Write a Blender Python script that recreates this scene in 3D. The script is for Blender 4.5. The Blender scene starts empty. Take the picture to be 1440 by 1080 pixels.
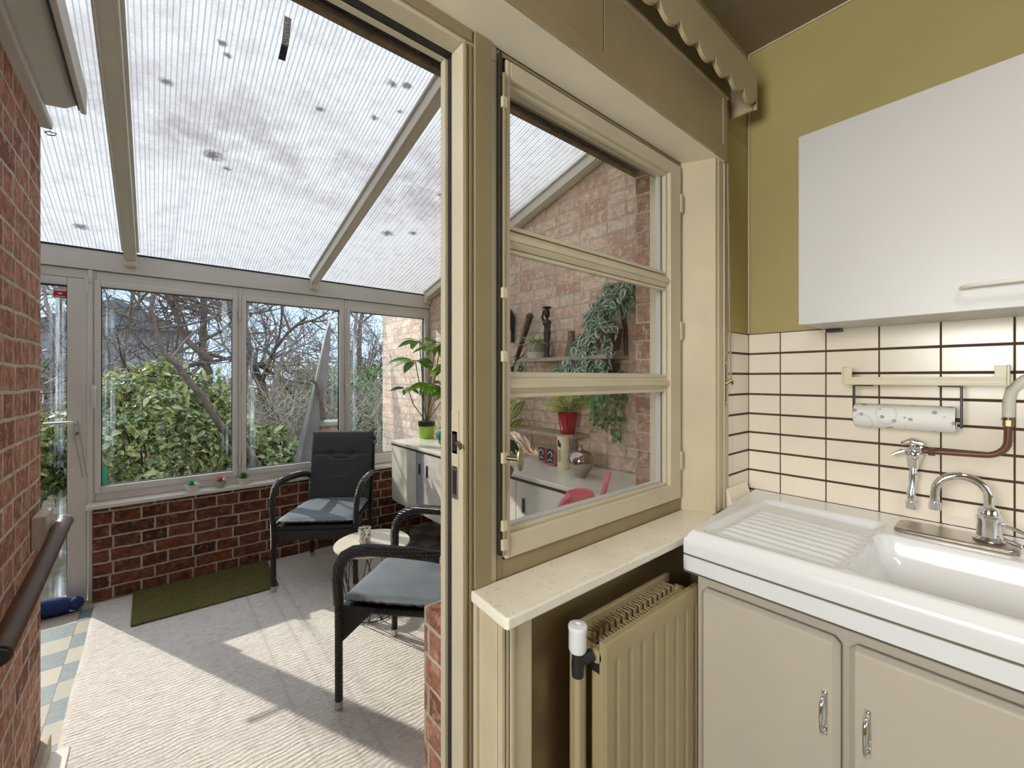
import bpy, math, random
from mathutils import Vector, Matrix
C = bpy.context.scene.collection
R = math.radians
PI = math.pi

# ------------------------------------------------------------------ helpers
class MB:
    def __init__(s): s.v=[]; s.f=[]; s.uv=[]
    def add(s, vs, fs, uv=None):
        o=len(s.v); s.v+= [tuple(p) for p in vs]; s.f+=[tuple(i+o for i in f) for f in fs]
        s.uv+= uv if uv else [(0.0,0.0)]*len(vs)
        return s
    def box(s,x0,x1,y0,y1,z0,z1):
        if x0>x1:x0,x1=x1,x0
        if y0>y1:y0,y1=y1,y0
        if z0>z1:z0,z1=z1,z0
        v=[(x,y,z) for z in (z0,z1) for y in (y0,y1) for x in (x0,x1)]
        return s.add(v,[(0,2,3,1),(4,5,7,6),(0,1,5,4),(2,6,7,3),(0,4,6,2),(1,3,7,5)])
    def prism(s,poly,a,b,ax='z'):
        # poly: 2D points (ccw seen from +axis); extruded along axis from a to b
        n=len(poly)
        def p(q,h):
            return {'z':(q[0],q[1],h),'y':(q[0],h,q[1]),'x':(h,q[0],q[1])}[ax]
        v=[p(q,a) for q in poly]+[p(q,b) for q in poly]
        f=[tuple(range(n)),tuple(range(2*n-1,n-1,-1))]+[(i,n+i,n+(i+1)%n,(i+1)%n) for i in range(n)]
        return s.add(v,f)
    def tube(s,pts,r,n=10,closed=False,flat=1.0):
        pts=[Vector(p) for p in pts]; m=len(pts)
        rs=r if isinstance(r,(list,tuple)) else [r]*m
        t0=None; up=None; vs=[]
        for i in range(m):
            if closed: t=(pts[(i+1)%m]-pts[i-1])
            else: t=pts[min(i+1,m-1)]-pts[max(i-1,0)]
            if t.length<1e-9: t=Vector((0,0,1))
            t.normalize()
            if up is None:
                a=Vector((0,0,1)) if abs(t.z)<.9 else Vector((1,0,0))
                up=(a-t*a.dot(t)).normalized()
            else:
                up=(up-t*up.dot(t))
                if up.length<1e-6: up=t.orthogonal()
                up.normalize()
            sd=t.cross(up)
            for k in range(n):
                an=2*PI*k/n
                vs.append(pts[i]+(sd*math.cos(an)*flat+up*math.sin(an))*rs[i])
        fs=[]
        for i in range(m if closed else m-1):
            a=i*n; b=((i+1)%m)*n
            for k in range(n): fs.append((a+k,b+k,b+(k+1)%n,a+(k+1)%n))
        if not closed:
            fs.append(tuple(range(n))); fs.append(tuple(range(m*n-1,(m-1)*n-1,-1)))
        return s.add(vs,fs)
    def cyl(s,a,b,r,r2=None,n=20): return s.tube([a,b],[r,r if r2 is None else r2],n)
    def lathe(s,prof,c=(0,0,0),n=28,sx=1,sy=1,cap=True):
        m=len(prof); vs=[]; 
        for (r,z) in prof:
            for k in range(n):
                an=2*PI*k/n; vs.append((c[0]+r*sx*math.cos(an),c[1]+r*sy*math.sin(an),c[2]+z))
        fs=[]
        for i in range(m-1):
            for k in range(n): fs.append((i*n+k,i*n+(k+1)%n,(i+1)*n+(k+1)%n,(i+1)*n+k))
        if cap:
            fs.append(tuple(range(n-1,-1,-1))); fs.append(tuple(range((m-1)*n,m*n)))
        return s.add(vs,fs)
    def sphere(s,c,r,n=14,sx=1,sy=1,sz=1):
        pr=[(max(1e-4,math.sin(PI*i/n))*r,-math.cos(PI*i/n)*r*sz) for i in range(n+1)]
        return s.lathe(pr,c,n*2,sx,sy)
    def leaf(s,p,d,nrm,L,W,bend=.25,fold=.25,seg=5,tip=.5):
        # pointed leaf from p along d, folded on the midrib and bent away from nrm
        p=Vector(p); d=Vector(d).normalized(); nrm=Vector(nrm); nrm=(nrm-d*nrm.dot(d))
        if nrm.length<1e-5: nrm=d.orthogonal()
        nrm.normalize(); sd=d.cross(nrm)
        vs=[];uv=[]
        for i in range(seg+1):
            t=i/seg
            w=W*.5*(math.sin(PI*min(1,t**(.8 if tip>.6 else tip+.35))))**.9 if 0<t<1 else W*.02
            c=p+d*(L*t*(1-.12*bend*t))-nrm*(bend*L*t*t)
            for k in (-1,0,1):
                vs.append(c+sd*(k*w)+nrm*(abs(k)*w*fold)); uv.append((k*.5+.5,t))
        fs=[]
        for i in range(seg):
            a=i*3
            fs+= [(a,a+1,a+4,a+3),(a+1,a+2,a+5,a+4)]
        return s.add(vs,fs,uv)
    def build(s,name,mat,parent=None,bevel=0,smooth=None,seg=2,local=False,loc=None,solid=0,subd=0):
        o0=Vector((0,0,0))
        if parent is not None and not local: o0=Vector(parent.get('_o',(0,0,0)))
        if loc is not None and parent is None: o0=Vector(loc)
        me=bpy.data.meshes.new(name)
        me.from_pydata([(v[0]-o0.x,v[1]-o0.y,v[2]-o0.z) for v in s.v],[],s.f)
        if any(u!=(0.0,0.0) for u in s.uv):
            ul=me.uv_layers.new(name='UVMap')
            for l in me.loops: ul.data[l.index].uv=s.uv[l.vertex_index]
        me.validate(); me.update()
        me.materials.append(mat)
        o=bpy.data.objects.new(name,me); C.objects.link(o)
        if parent is not None:
            o.parent=parent; o['_o']=list(parent.get('_o',(0,0,0)))
        elif loc is not None:
            o.location=loc; o['_o']=list(loc)
        if smooth is not None:
            for p in me.polygons: p.use_smooth=True
            me.set_sharp_from_angle(angle=R(smooth))
        if bevel:
            b=o.modifiers.new('b','BEVEL'); b.width=bevel; b.segments=seg; b.limit_method='ANGLE'; b.angle_limit=R(40)
        if solid:
            b=o.modifiers.new('s','SOLIDIFY'); b.thickness=solid; b.offset=0
        if subd:
            b=o.modifiers.new('u','SUBSURF'); b.levels=subd; b.render_levels=subd
        return o

def tag(o,label,cat,group=None,kind=None):
    if label: o['label']=label
    if cat: o['category']=cat
    if group: o['group']=group
    if kind: o['kind']=kind
    return o
def thing(name,label,cat,loc=(0,0,0),rotz=0,group=None,local=False):
    o=bpy.data.objects.new(name,None); C.objects.link(o); o.empty_display_size=.05
    o.location=loc; o.rotation_euler=(0,0,rotz); o['_o']=[0,0,0] if local else list(loc)
    return tag(o,label,cat,group)
def struct(o,label=None):
    o['kind']='structure'
    if label: o['label']=label
    return o
def sempty(name,label=None):
    o=bpy.data.objects.new(name,None); C.objects.link(o); o['_o']=[0,0,0]; return struct(o,label)
def B(x0,x1,y0,y1,z0,z1): return MB().box(x0,x1,y0,y1,z0,z1)
def arc(c,r,a0,a1,n,pl='xz',off=0):
    out=[]
    for i in range(n+1):
        a=R(a0+(a1-a0)*i/n); u=r*math.cos(a); w=r*math.sin(a)
        out.append({'xz':(c[0]+u,c[1],c[2]+w),'yz':(c[0],c[1]+u,c[2]+w),'xy':(c[0]+u,c[1]+w,c[2])}[pl])
    return out
def copy_tree(o,parent=None):
    c=o.copy(); C.objects.link(c)
    if parent is not None: c.parent=parent
    for ch in list(o.children):
        copy_tree(ch,c)
    return c

# ------------------------------------------------------------------ materials
class N:
    def __init__(s,name):
        s.m=bpy.data.materials.new(name); s.m.use_nodes=True; s.t=s.m.node_tree; s.t.nodes.clear()
        s.out=s.n('ShaderNodeOutputMaterial')
    def n(s,ty,**k):
        x=s.t.nodes.new(ty)
        for a,b in k.items():
            if a.startswith('i_'):
                x.inputs[a[2:].replace('_',' ')].default_value=b
            else: setattr(x,a,b)
        return x
    def l(s,a,b): s.t.links.new(a,b)
    def math(s,op,a,b=None,c=None,clamp=False):
        x=s.n('ShaderNodeMath',operation=op); x.use_clamp=clamp
        for i,q in enumerate((a,b,c)):
            if q is None: continue
            if isinstance(q,(int,float)): x.inputs[i].default_value=q
            else: s.l(q,x.inputs[i])
        return x.outputs[0]
    def mix(s,f,a,b,mode='MIX'):
        x=s.n('ShaderNodeMix',data_type='RGBA',blend_type=mode)
        for i,q in ((0,f),(6,a),(7,b)):
            if isinstance(q,(int,float)): x.inputs[i].default_value=q
            elif isinstance(q,(tuple,list)): x.inputs[i].default_value=(*q[:3],1)
            else: s.l(q,x.inputs[i])
        return x.outputs[2]
    def ramp(s,f,stops):
        x=s.n('ShaderNodeValToRGB'); e=x.color_ramp.elements
        while len(e)<len(stops): e.new(.5)
        for k,(p,c) in enumerate(stops):
            e[k].position=p; e[k].color=(*c[:3],1) if isinstance(c,(tuple,list)) else (c,c,c,1)
        s.l(f,x.inputs[0]); return x.outputs[0]
    def noise(s,vec,scale,detail=3,rough=.55):
        x=s.n('ShaderNodeTexNoise'); x.inputs['Scale'].default_value=scale; x.inputs['Detail'].default_value=detail
        x.inputs['Roughness'].default_value=rough
        if vec is not None: s.l(vec,x.inputs['Vector'])
        return x.outputs['Fac']
    def obj(s): return s.n('ShaderNodeTexCoord').outputs['Object']
    def bsdf(s,col,rough=.5,metal=0,bump=None,bstr=.3,bdist=.002,spec=.5,**k):
        b=s.n('ShaderNodeBsdfPrincipled')
        for nm,q in (('Base Color',col),('Roughness',rough),('Metallic',metal),('Specular IOR Level',spec)):
            if isinstance(q,(int,float)): b.inputs[nm].default_value=q
            elif isinstance(q,(tuple,list)): b.inputs[nm].default_value=(*q[:3],1)
            else: s.l(q,b.inputs[nm])
        for nm,q in k.items(): b.inputs[nm.replace('_',' ')].default_value=q
        if bump is not None:
            bp=s.n('ShaderNodeBump'); bp.inputs['Strength'].default_value=bstr; bp.inputs['Distance'].default_value=bdist
            s.l(bump,bp.inputs['Height']); s.l(bp.outputs[0],b.inputs['Normal'])
        s.l(b.outputs[0],s.out.inputs['Surface']); return b

def paint(name,col,rough=.5,var=.10,scale=8,metal=0,bstr=.12,bscale=60,spec=.5,dirt=None,dthr=.6):
    n=N(name); o=n.obj(); a=n.noise(o,scale,4)
    c2=tuple(c*(1-var*1.6) for c in col); c1=tuple(min(1,c*(1+var*.4)) for c in col)
    c=n.mix(n.ramp(a,[(.3,0),(.75,1)]),c1,c2)
    if dirt:
        d=n.noise(o,scale*3.1,6,.7)
        c=n.mix(n.ramp(d,[(dthr,0),(dthr+.06,.8)]),c,dirt)
    n.bsdf(c,rough,metal,bump=n.noise(o,bscale,4),bstr=bstr,bdist=.002,spec=spec)
    return n.m

def brick(name,c1,c2,mortar,plane='xz',row=.075,bw=.205,dark=None,lite=None,bstr=.9,mort=.011,seed=0.0):
    n=N(name); o=n.obj(); sx=n.n('ShaderNodeSeparateXYZ'); n.l(o,sx.inputs[0])
    cb=n.n('ShaderNodeCombineXYZ')
    # wobble so that courses are hand laid
    w=n.noise(o,5,2); wob=n.math('MULTIPLY',n.math('SUBTRACT',w,.5),.018)
    w2=n.noise(o,45,3); wob2=n.math('MULTIPLY',n.math('SUBTRACT',w2,.5),.009)
    u=sx.outputs[{'x':0,'y':1,'z':2}[plane[0]]]; v=sx.outputs[{'x':0,'y':1,'z':2}[plane[1]]]
    n.l(n.math('ADD',n.math('ADD',u,wob2),seed),cb.inputs[0]); n.l(n.math('ADD',n.math('ADD',v,wob),wob2),cb.inputs[1])
    b=n.n('ShaderNodeTexBrick'); b.offset=.5; b.offset_frequency=2; b.squash=.62; b.squash_frequency=2
    n.l(cb.outputs[0],b.inputs['Vector'])
    b.inputs['Scale'].default_value=1; b.inputs['Mortar Size'].default_value=mort*.5; b.inputs['Mortar Smooth'].default_value=.25
    b.inputs['Bias'].default_value=0; b.inputs['Brick Width'].default_value=bw; b.inputs['Row Height'].default_value=row
    b.inputs['Color1'].default_value=(0,0,0,1); b.inputs['Color2'].default_value=(1,1,1,1); b.inputs['Mortar'].default_value=(.5,.5,.5,1)
    rnd=b.outputs['Color']; fac=b.outputs['Fac']
    col=n.ramp(rnd,[(0,c1),(.35,tuple((x+y)/2 for x,y in zip(c1,c2))),(.7,c2),(1,dark or c1)])
    blot=n.noise(o,22,5,.7)
    if dark: col=n.mix(n.ramp(blot,[(.42,0),(.62,.75)]),col,dark)
    if lite: col=n.mix(n.ramp(n.noise(o,30,5,.75),[(.50,0),(.62,.75)]),col,lite)
    mo=n.mix(n.ramp(n.noise(o,14,5,.7),[(.35,0),(.7,1)]),mortar,tuple(c*.6 for c in mortar))
    col=n.mix(fac,col,mo)
    h=n.math('ADD',n.math('MULTIPLY',n.math('SUBTRACT',1,fac),1.0),n.math('MULTIPLY',n.noise(o,60,5,.7),.7))
    n.bsdf(col,.85,0,bump=h,bstr=bstr,bdist=.009,spec=.25)
    return n.m

def glass(name,tint=(.96,.98,.98),refl=.10,streak=False):
    n=N(name)
    tr=n.n('ShaderNodeBsdfTransparent'); tr.inputs[0].default_value=(*tint,1)
    gl=n.n('ShaderNodeBsdfGlossy'); gl.inputs['Roughness'].default_value=.02; gl.inputs[0].default_value=(1,1,1,1)
    lw=n.n('ShaderNodeLayerWeight'); lw.inputs['Blend'].default_value=.12
    f=n.math('MULTIPLY',lw.outputs['Fresnel'],refl*6,clamp=True)
    ms=n.n('ShaderNodeMixShader'); n.l(f,ms.inputs[0]); n.l(tr.outputs[0],ms.inputs[1]); n.l(gl.outputs[0],ms.inputs[2])
    last=ms.outputs[0]
    if streak:
        # dried vertical run-off marks near the pane edges
        g=n.n('ShaderNodeTexCoord').outputs['Generated']; sx=n.n('ShaderNodeSeparateXYZ'); n.l(g,sx.inputs[0])
        e=n.math('ABSOLUTE',n.math('SUBTRACT',sx.outputs[0],.5))
        edge=n.ramp(e,[(.40,0),(.455,.9),(.48,.2)])
        mp=n.n('ShaderNodeMapping'); mp.inputs['Scale'].default_value=(60,60,1.2); n.l(n.obj(),mp.inputs[0])
        st=n.ramp(n.noise(mp.outputs[0],1.0,4,.7),[(.45,0),(.75,1)])
        k=n.math('MULTIPLY',n.math('MULTIPLY',n.math('MULTIPLY',edge,st),n.ramp(n.noise(n.obj(),3,3),[(.40,0),(.6,1)])),.75,clamp=True)
        df=n.n('ShaderNodeBsdfTranslucent'); df.inputs[0].default_value=(.72,.85,.98,1)
        m2=n.n('ShaderNodeMixShader'); n.l(k,m2.inputs[0]); n.l(last,m2.inputs[1]); n.l(df.outputs[0],m2.inputs[2]); last=m2.outputs[0]
    n.l(last,n.out.inputs[0]); return n.m

def leafmat(name,cols,trans=.35,stripe=None,rough=.4,speck=None,transcol=None):
    n=N(name); g=n.n('ShaderNodeNewGeometry').outputs['Random Per Island']
    k=len(cols); col=n.ramp(g,[(i/(k-1 or 1),c) for i,c in enumerate(cols)])
    uv=n.n('ShaderNodeTexCoord').outputs['UV']; sx=n.n('ShaderNodeSeparateXYZ'); n.l(uv,sx.inputs[0])
    ax=n.math('ABSOLUTE',n.math('SUBTRACT',sx.outputs[0],.5))
    if stripe:   # arching bands that follow the leaf outline
        ph=n.math('DIVIDE',ax,n.math('MAXIMUM',n.math('SINE',n.math('MULTIPLY',sx.outputs[1],PI)),.25))
        w=n.math('SINE',n.math('MULTIPLY',ph,stripe[1]))
        col=n.mix(n.ramp(w,[(.0,0),(.3,1)]),col,stripe[0])
    if speck:
        o=n.obj(); sp=n.noise(o,speck[1],3,.7)
        col=n.mix(n.ramp(sp,[(.5,0),(.58,1)]),col,speck[0])
    else:
        col=n.mix(n.ramp(ax,[(.0,.35),(.06,0)]),col,tuple(min(1,c*1.7+.03) for c in cols[0]))
    b=n.n('ShaderNodeBsdfPrincipled'); n.l(col,b.inputs['Base Color']); b.inputs['Roughness'].default_value=rough
    t=n.n('ShaderNodeBsdfTranslucent'); n.l(n.mix(1,col,(1.0,1.0,.55),'MULTIPLY') if transcol is None else col,t.inputs[0])
    ms=n.n('ShaderNodeMixShader'); ms.inputs[0].default_value=trans; n.l(b.outputs[0],ms.inputs[1]); n.l(t.outputs[0],ms.inputs[2])
    n.l(ms.outputs[0],n.out.inputs[0]); return n.m

M={}
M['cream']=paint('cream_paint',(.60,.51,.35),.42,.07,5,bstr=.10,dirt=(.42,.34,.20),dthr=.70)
M['cream_shaded']=paint('cream_paint_shaded',(.28,.215,.115),.45,.08,5,bstr=.10,dirt=(.30,.22,.11),dthr=.70)  # cream frame paint with the shade of its backlit faces put into the colour
M['cream2']=paint('cream_sash_paint',(.58,.51,.37),.4,.06,6,bstr=.08)
M['cream_bright']=paint('cream_paint_brightened',(.84,.77,.62),.45,.05,4)  # window light on the casing underside put into a paler cream; outer strips share it
M['casing']=paint('shutter_casing_paint',(.40,.31,.18),.5,.10,3)
M['pelmet']=paint('pelmet_paint',(.50,.41,.25),.5,.08,3)
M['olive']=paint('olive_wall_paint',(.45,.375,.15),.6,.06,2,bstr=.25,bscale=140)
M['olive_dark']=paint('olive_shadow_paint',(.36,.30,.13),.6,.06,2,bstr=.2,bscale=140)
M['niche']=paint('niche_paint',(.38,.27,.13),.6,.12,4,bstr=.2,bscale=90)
M['kceil']=paint('kitchen_ceiling_paint',(.26,.19,.12),.7,.08,2,bstr=.2)
M['tile']=paint('glazed_wall_tile',(.88,.80,.67),.22,.04,3,bstr=.03)
M['grout']=paint('dark_brown_grout',(.095,.052,.034),.8,.2,30)
M['white_porcelain']=paint('white_porcelain',(.80,.81,.83),.14,.01,2,bstr=.01)
M['cab_white']=paint('white_laminate',(.60,.585,.575),.35,.02,2,bstr=.02)
M['cab_cream']=paint('cream_cupboard_paint',(.53,.475,.40),.42,.05,3,bstr=.12)
M['rad']=paint('radiator_enamel',(.40,.325,.18),.35,.05,4,bstr=.04)
M['rad_dark']=paint('radiator_fin_steel',(.20,.16,.11),.5,.15,20)
M['chrome']=paint('chrome',(.86,.86,.88),.07,.02,5,1.0,0)
M['brushed']=paint('brushed_steel',(.42,.37,.31),.28,.1,30,1.0,.05)
M['steel']=paint('dull_steel',(.55,.54,.52),.35,.1,20,1.0,.05)
M['brass']=paint('old_brass',(.34,.27,.16),.35,.15,30,1.0,.1)
M['black']=paint('black_plastic',(.018,.017,.018),.4,.1,20)
M['blackrub']=paint('black_rubber',(.03,.025,.02),.8,.3,60)
M['copper']=paint('brown_painted_pipe',(.17,.065,.045),.3,.15,15)
M['pvc']=paint('white_upvc',(.68,.66,.61),.3,.05,3,bstr=.03,dirt=(.42,.40,.33),dthr=.74)
M['pvcw']=paint('white_aluminium',(.66,.645,.60),.35,.04,3,bstr=.03)
M['rafter']=paint('rafter_paint',(.70,.67,.56),.4,.05,3,bstr=.03)
M['plastic_cream']=paint('cream_plastic',(.74,.68,.48),.35,.04,6,bstr=.02)
M['hose']=paint('white_hose',(.75,.72,.64),.4,.04,6)
M['paper']=None
M['wood']=paint('dark_wood',(.11,.055,.03),.5,.25,25)
M['shelfwood']=paint('weathered_board',(.48,.38,.28),.6,.2,18,dirt=(.25,.17,.1),dthr=.62)
M['ebony']=paint('carved_ebony',(.035,.02,.016),.28,.3,40,bstr=.3)
M['pink']=paint('pink_plastic',(.85,.24,.30),.35,.05,10,bstr=.02)
M['red']=paint('red_glazed_pot',(.40,.018,.03),.15,.1,10,bstr=.02)
M['lime']=paint('lime_pot',(.36,.58,.05),.25,.06,10,bstr=.02)
M['teal']=paint('teal_ceramic',(.02,.20,.14),.15,.1,10,bstr=.02)
M['bronze']=paint('rose_bronze_glaze',(.50,.40,.34),.12,.1,12,.85,.02)
M['whitepot']=paint('white_ceramic',(.72,.70,.62),.35,.05,12,bstr=.02)
M['greypot']=paint('grey_green_ceramic',(.40,.40,.32),.4,.12,20,bstr=.05)
M['soil']=paint('potting_soil',(.035,.022,.015),.9,.4,80)
M['blue']=paint('navy_fabric',(.010,.035,.16),.8,.3,40,bstr=.5,bscale=160)
M['sideboard']=paint('sideboard_laminate',(.78,.73,.64),.3,.04,6,bstr=.03)
M['sidetop']=paint('sideboard_top',(.82,.78,.68),.2,.06,10,bstr=.03)
M['sidegrey']=paint('sideboard_grey_door',(.36,.38,.42),.35,.05,6)
M['tabletop']=paint('pale_table_top',(.70,.65,.52),.3,.05,8,bstr=.03)
M['wire']=paint('black_wire',(.02,.018,.016),.45,.1,20)
M['bark']=paint('tree_bark',(.16,.115,.09),.85,.35,30,bstr=.8,bscale=50)
M['twig']=paint('grey_twigs',(.30,.25,.21),.85,.3,20)
M['twigl']=paint('pale_twigs',(.44,.38,.30),.85,.3,20)
M['earth']=paint('garden_earth',(.12,.10,.06),.95,.4,6,bstr=.6)
M['housedark']=paint('distant_render',(.26,.25,.27),.8,.1,2)
M['roofdark']=paint('distant_roof',(.15,.16,.19),.8,.2,2)
M['parasolcloth']=paint('grey_parasol_cloth',(.20,.185,.165),.8,.15,6,bstr=.3,bscale=200)
M['candle']=paint('cream_wax',(.76,.70,.46),.4,.04,10)
M['stem']=paint('green_stem',(.18,.20,.08),.6,.2,20)
M['lantern']=paint('black_lantern_metal',(.02,.02,.022),.3,.1,20)
M['skin_vine']=paint('vine_stem',(.24,.20,.12),.7,.2,20)
M['wallblock']=paint('beige_plastic_box',(.52,.45,.34),.5,.06,8)
M['redlabel']=paint('red_sticker',(.60,.01,.02),.4,.05,8)
M['whitelabel']=paint('white_sticker',(.75,.75,.75),.4,.05,8)
M['greenlabel']=paint('teal_sticker',(.05,.55,.38),.4,.05,8)
M['foil']=paint('silver_foil',(.7,.7,.72),.18,.3,90,1.0,.6,120)
M['terminal']=paint('lintel_dark',(.030,.033,.045),.6,.4,12,dirt=(.18,.12,.07),dthr=.58)
M['linteledge']=paint('lintel_brown_edge',(.24,.17,.11),.7,.3,16,dirt=(.06,.04,.03),dthr=.6)
M['glass']=glass('window_glass',(.995,1,1),.07,streak=False)
M['glasss']=glass('streaked_window_glass',streak=True)
M['cup']=glass('candle_glass',(.93,.96,.96),.25)

M['brick_left']=brick('red_brick_left',(.56,.27,.19),(.42,.18,.13),(.72,.60,.46),'yz',.077,.17,dark=(.22,.09,.06),lite=(.66,.40,.28),mort=.013)
M['brick_left_end']=brick('red_brick_left_end',(.36,.115,.065),(.25,.075,.045),(.36,.29,.20),'xz',.077,.21,dark=(.22,.09,.06),lite=(.66,.40,.28),mort=.013)
M['brick_front']=brick('dark_brown_red_brick',(.25,.085,.045),(.15,.05,.03),(.58,.50,.39),'xz',.077,.21,dark=(.045,.022,.018),lite=(.30,.14,.085),mort=.012)
M['brick_right']=brick('pink_brick',(.90,.73,.58),(.83,.57,.44),(.74,.66,.53),'yz',.075,.205,dark=(.60,.36,.27),lite=(.95,.86,.70),mort=.013,seed=.31)
M['brick_house']=brick('house_brick',(.66,.42,.32),(.56,.32,.24),(.72,.62,.5),'xz',.075,.205,dark=(.10,.04,.03),lite=(.34,.18,.13))
M['brick_reveal']=brick('reveal_brick',(.66,.42,.32),(.56,.32,.24),(.75,.68,.55),'yz',.075,.205,dark=(.4,.2,.14),lite=(.8,.68,.52))

def carpet():
    n=N('ribbed_beige_carpet'); o=n.obj(); sx=n.n('ShaderNodeSeparateXYZ'); n.l(o,sx.inputs[0])
    wob=n.math('MULTIPLY',n.noise(o,9,3),.05)
    y=n.math('ADD',sx.outputs[1],wob)
    rib=n.math('SINE',n.math('MULTIPLY',y,2*PI/.020))
    fine=n.noise(o,180,3,.8); med=n.noise(o,35,4,.7)
    mp=n.n('ShaderNodeMapping'); mp.inputs['Scale'].default_value=(14,110,1); n.l(o,mp.inputs[0])
    dash=n.noise(mp.outputs[0],1,3,.7)
    c=n.mix(n.ramp(med,[(.3,0),(.7,1)]),(.83,.78,.72),(.73,.67,.61))
    c=n.mix(n.ramp(dash,[(.52,0),(.72,.75)]),c,(.36,.30,.26)); c=n.mix(n.ramp(n.noise(o,120,3,.8),[(.38,.5),(.5,0)]),c,(.45,.40,.35))
    # woven stripes of the border, along the long edge
    w1=n.math('ABSOLUTE',n.math('SUBTRACT',sx.outputs[0],.035)); w2=n.math('ABSOLUTE',n.math('SUBTRACT',sx.outputs[0],-.045)); w3=n.math('ABSOLUTE',n.math('SUBTRACT',sx.outputs[0],-.17))
    for w in (w1,w2,w3): c=n.mix(n.ramp(w,[(0,.28),(.012,0)]),c,(.38,.28,.26))
    c=n.mix(n.ramp(n.noise(o,2.5,3),[(.5,0),(.8,.35)]),c,(.62,.48,.42))
    h=n.math('ADD',n.math('MULTIPLY',rib,.25),n.math('ADD',n.math('MULTIPLY',dash,1.2),n.math('MULTIPLY',fine,.9)))
    n.bsdf(c,.95,0,bump=h,bstr=.8,bdist=.004,spec=.1); return n.m
M['carpet']=carpet()
def mat_coir():
    n=N('olive_coir'); o=n.obj(); f=n.noise(o,90,5,.85); g=n.noise(o,12,4)
    c=n.mix(n.ramp(g,[(.35,0),(.7,1)]),(.16,.155,.05),(.21,.17,.07)); c=n.mix(n.ramp(f,[(.45,0),(.62,.9)]),c,(.03,.03,.012))
    n.bsdf(c,.95,0,bump=f,bstr=.9,bdist=.004,spec=.1); return n.m
M['coir']=mat_coir()
def floor_tiles():
    n=N('checker_cement_tiles'); o=n.obj()
    mp=n.n('ShaderNodeMapping'); mp.inputs['Location'].default_value=(.37+3,.04+3,0); n.l(o,mp.inputs[0])
    ck=n.n('ShaderNodeTexChecker'); ck.inputs['Scale'].default_value=1/.152; n.l(mp.outputs[0],ck.inputs['Vector'])
    ck.inputs[1].default_value=(.46,.41,.32,1); ck.inputs[2].default_value=(.15,.20,.22,1)
    b=n.n('ShaderNodeTexBrick'); b.offset=0; b.inputs['Scale'].default_value=1; b.inputs['Brick Width'].default_value=.152; b.inputs['Row Height'].default_value=.152
    b.inputs['Mortar Size'].default_value=.0018; b.inputs['Color1'].default_value=(1,1,1,1); b.inputs['Color2'].default_value=(.82,.82,.82,1); b.inputs['Mortar'].default_value=(.25,.25,.22,1)
    n.l(mp.outputs[0],b.inputs['Vector'])
    c=n.mix(1,ck.outputs[0],b.outputs[0],'MULTIPLY')
    c=n.mix(n.ramp(n.noise(o,40,5,.7),[(.4,0),(.7,.3)]),c,(.45,.42,.36))
    n.bsdf(c,.45,0,bump=b.outputs['Fac'],bstr=-.3,bdist=.002); return n.m
M['floortile']=floor_tiles()
def fabric(name,c,scale=700,rough=.9,bs=.35):
    n=N(name); o=n.obj(); f=n.noise(o,scale*.4,3,.8); g=n.noise(o,14,3)
    col=n.mix(n.ramp(f,[(.35,0),(.7,1)]),tuple(x*.75 for x in c),tuple(min(1,x*1.35) for x in c))
    col=n.mix(n.ramp(g,[(.3,0),(.8,.25)]),col,tuple(x*.7 for x in c))
    n.bsdf(col,rough,0,bump=f,bstr=bs,bdist=.001,spec=.55,Sheen_Weight=.1); return n.m
M['cushion']=fabric('charcoal_fabric_shaded',(.040,.044,.050),rough=.6)  # cushion fabric darkened to hold the shade on the backlit back pad
M['seatpad']=fabric('charcoal_fabric_sunlit',(.13,.15,.175),rough=.55)  # same fabric lightened, sunlight on the seat put into its colour
def wicker():
    n=N('black_wicker'); o=n.obj(); sx=n.n('ShaderNodeSeparateXYZ'); n.l(o,sx.inputs[0])
    a=n.math('SINE',n.math('MULTIPLY',n.math('ADD',sx.outputs[0],sx.outputs[1]),2*PI/.014)); b=n.math('SINE',n.math('MULTIPLY',sx.outputs[2],2*PI/.009))
    h=n.math('MULTIPLY',a,b)
    c=n.mix(n.ramp(h,[(.2,0),(.8,1)]),(.012,.010,.009),(.050,.043,.038))
    n.bsdf(c,.38,0,bump=h,bstr=.8,bdist=.004); return n.m
M['wicker']=wicker()
def wicker_arm():
    n=N('braided_wicker_arm'); o=n.obj(); sx=n.n('ShaderNodeSeparateXYZ'); n.l(o,sx.inputs[0])
    a=n.math('SINE',n.math('MULTIPLY',n.math('ADD',sx.outputs[1],n.math('ABSOLUTE',n.math('SUBTRACT',n.math('ABSOLUTE',sx.outputs[0]),.265))),2*PI/.011)); b=n.math('SINE',n.math('MULTIPLY',sx.outputs[2],2*PI/.011))
    h=n.math('ADD',a,b)
    c=n.mix(n.ramp(h,[(.3,0),(.9,1)]),(.014,.012,.010),(.06,.052,.045))
    n.bsdf(c,.35,0,bump=h,bstr=.7,bdist=.004); return n.m
M['wickerarm']=wicker_arm()
def marble():
    n=N('speckled_sill_stone'); o=n.obj()
    c=n.mix(n.ramp(n.noise(o,7,4),[(.3,0),(.7,1)]),(.88,.83,.72),(.78,.72,.60))
    c=n.mix(n.ramp(n.noise(o,90,4,.8),[(.60,0),(.68,.7)]),c,(.25,.19,.12))
    c=n.mix(n.ramp(n.noise(o,25,6,.8),[(.62,0),(.66,.5)]),c,(.72,.66,.55))
    n.bsdf(c,.28,0,bump=n.noise(o,60,3),bstr=.05); return n.m
M['marble']=marble()
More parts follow.
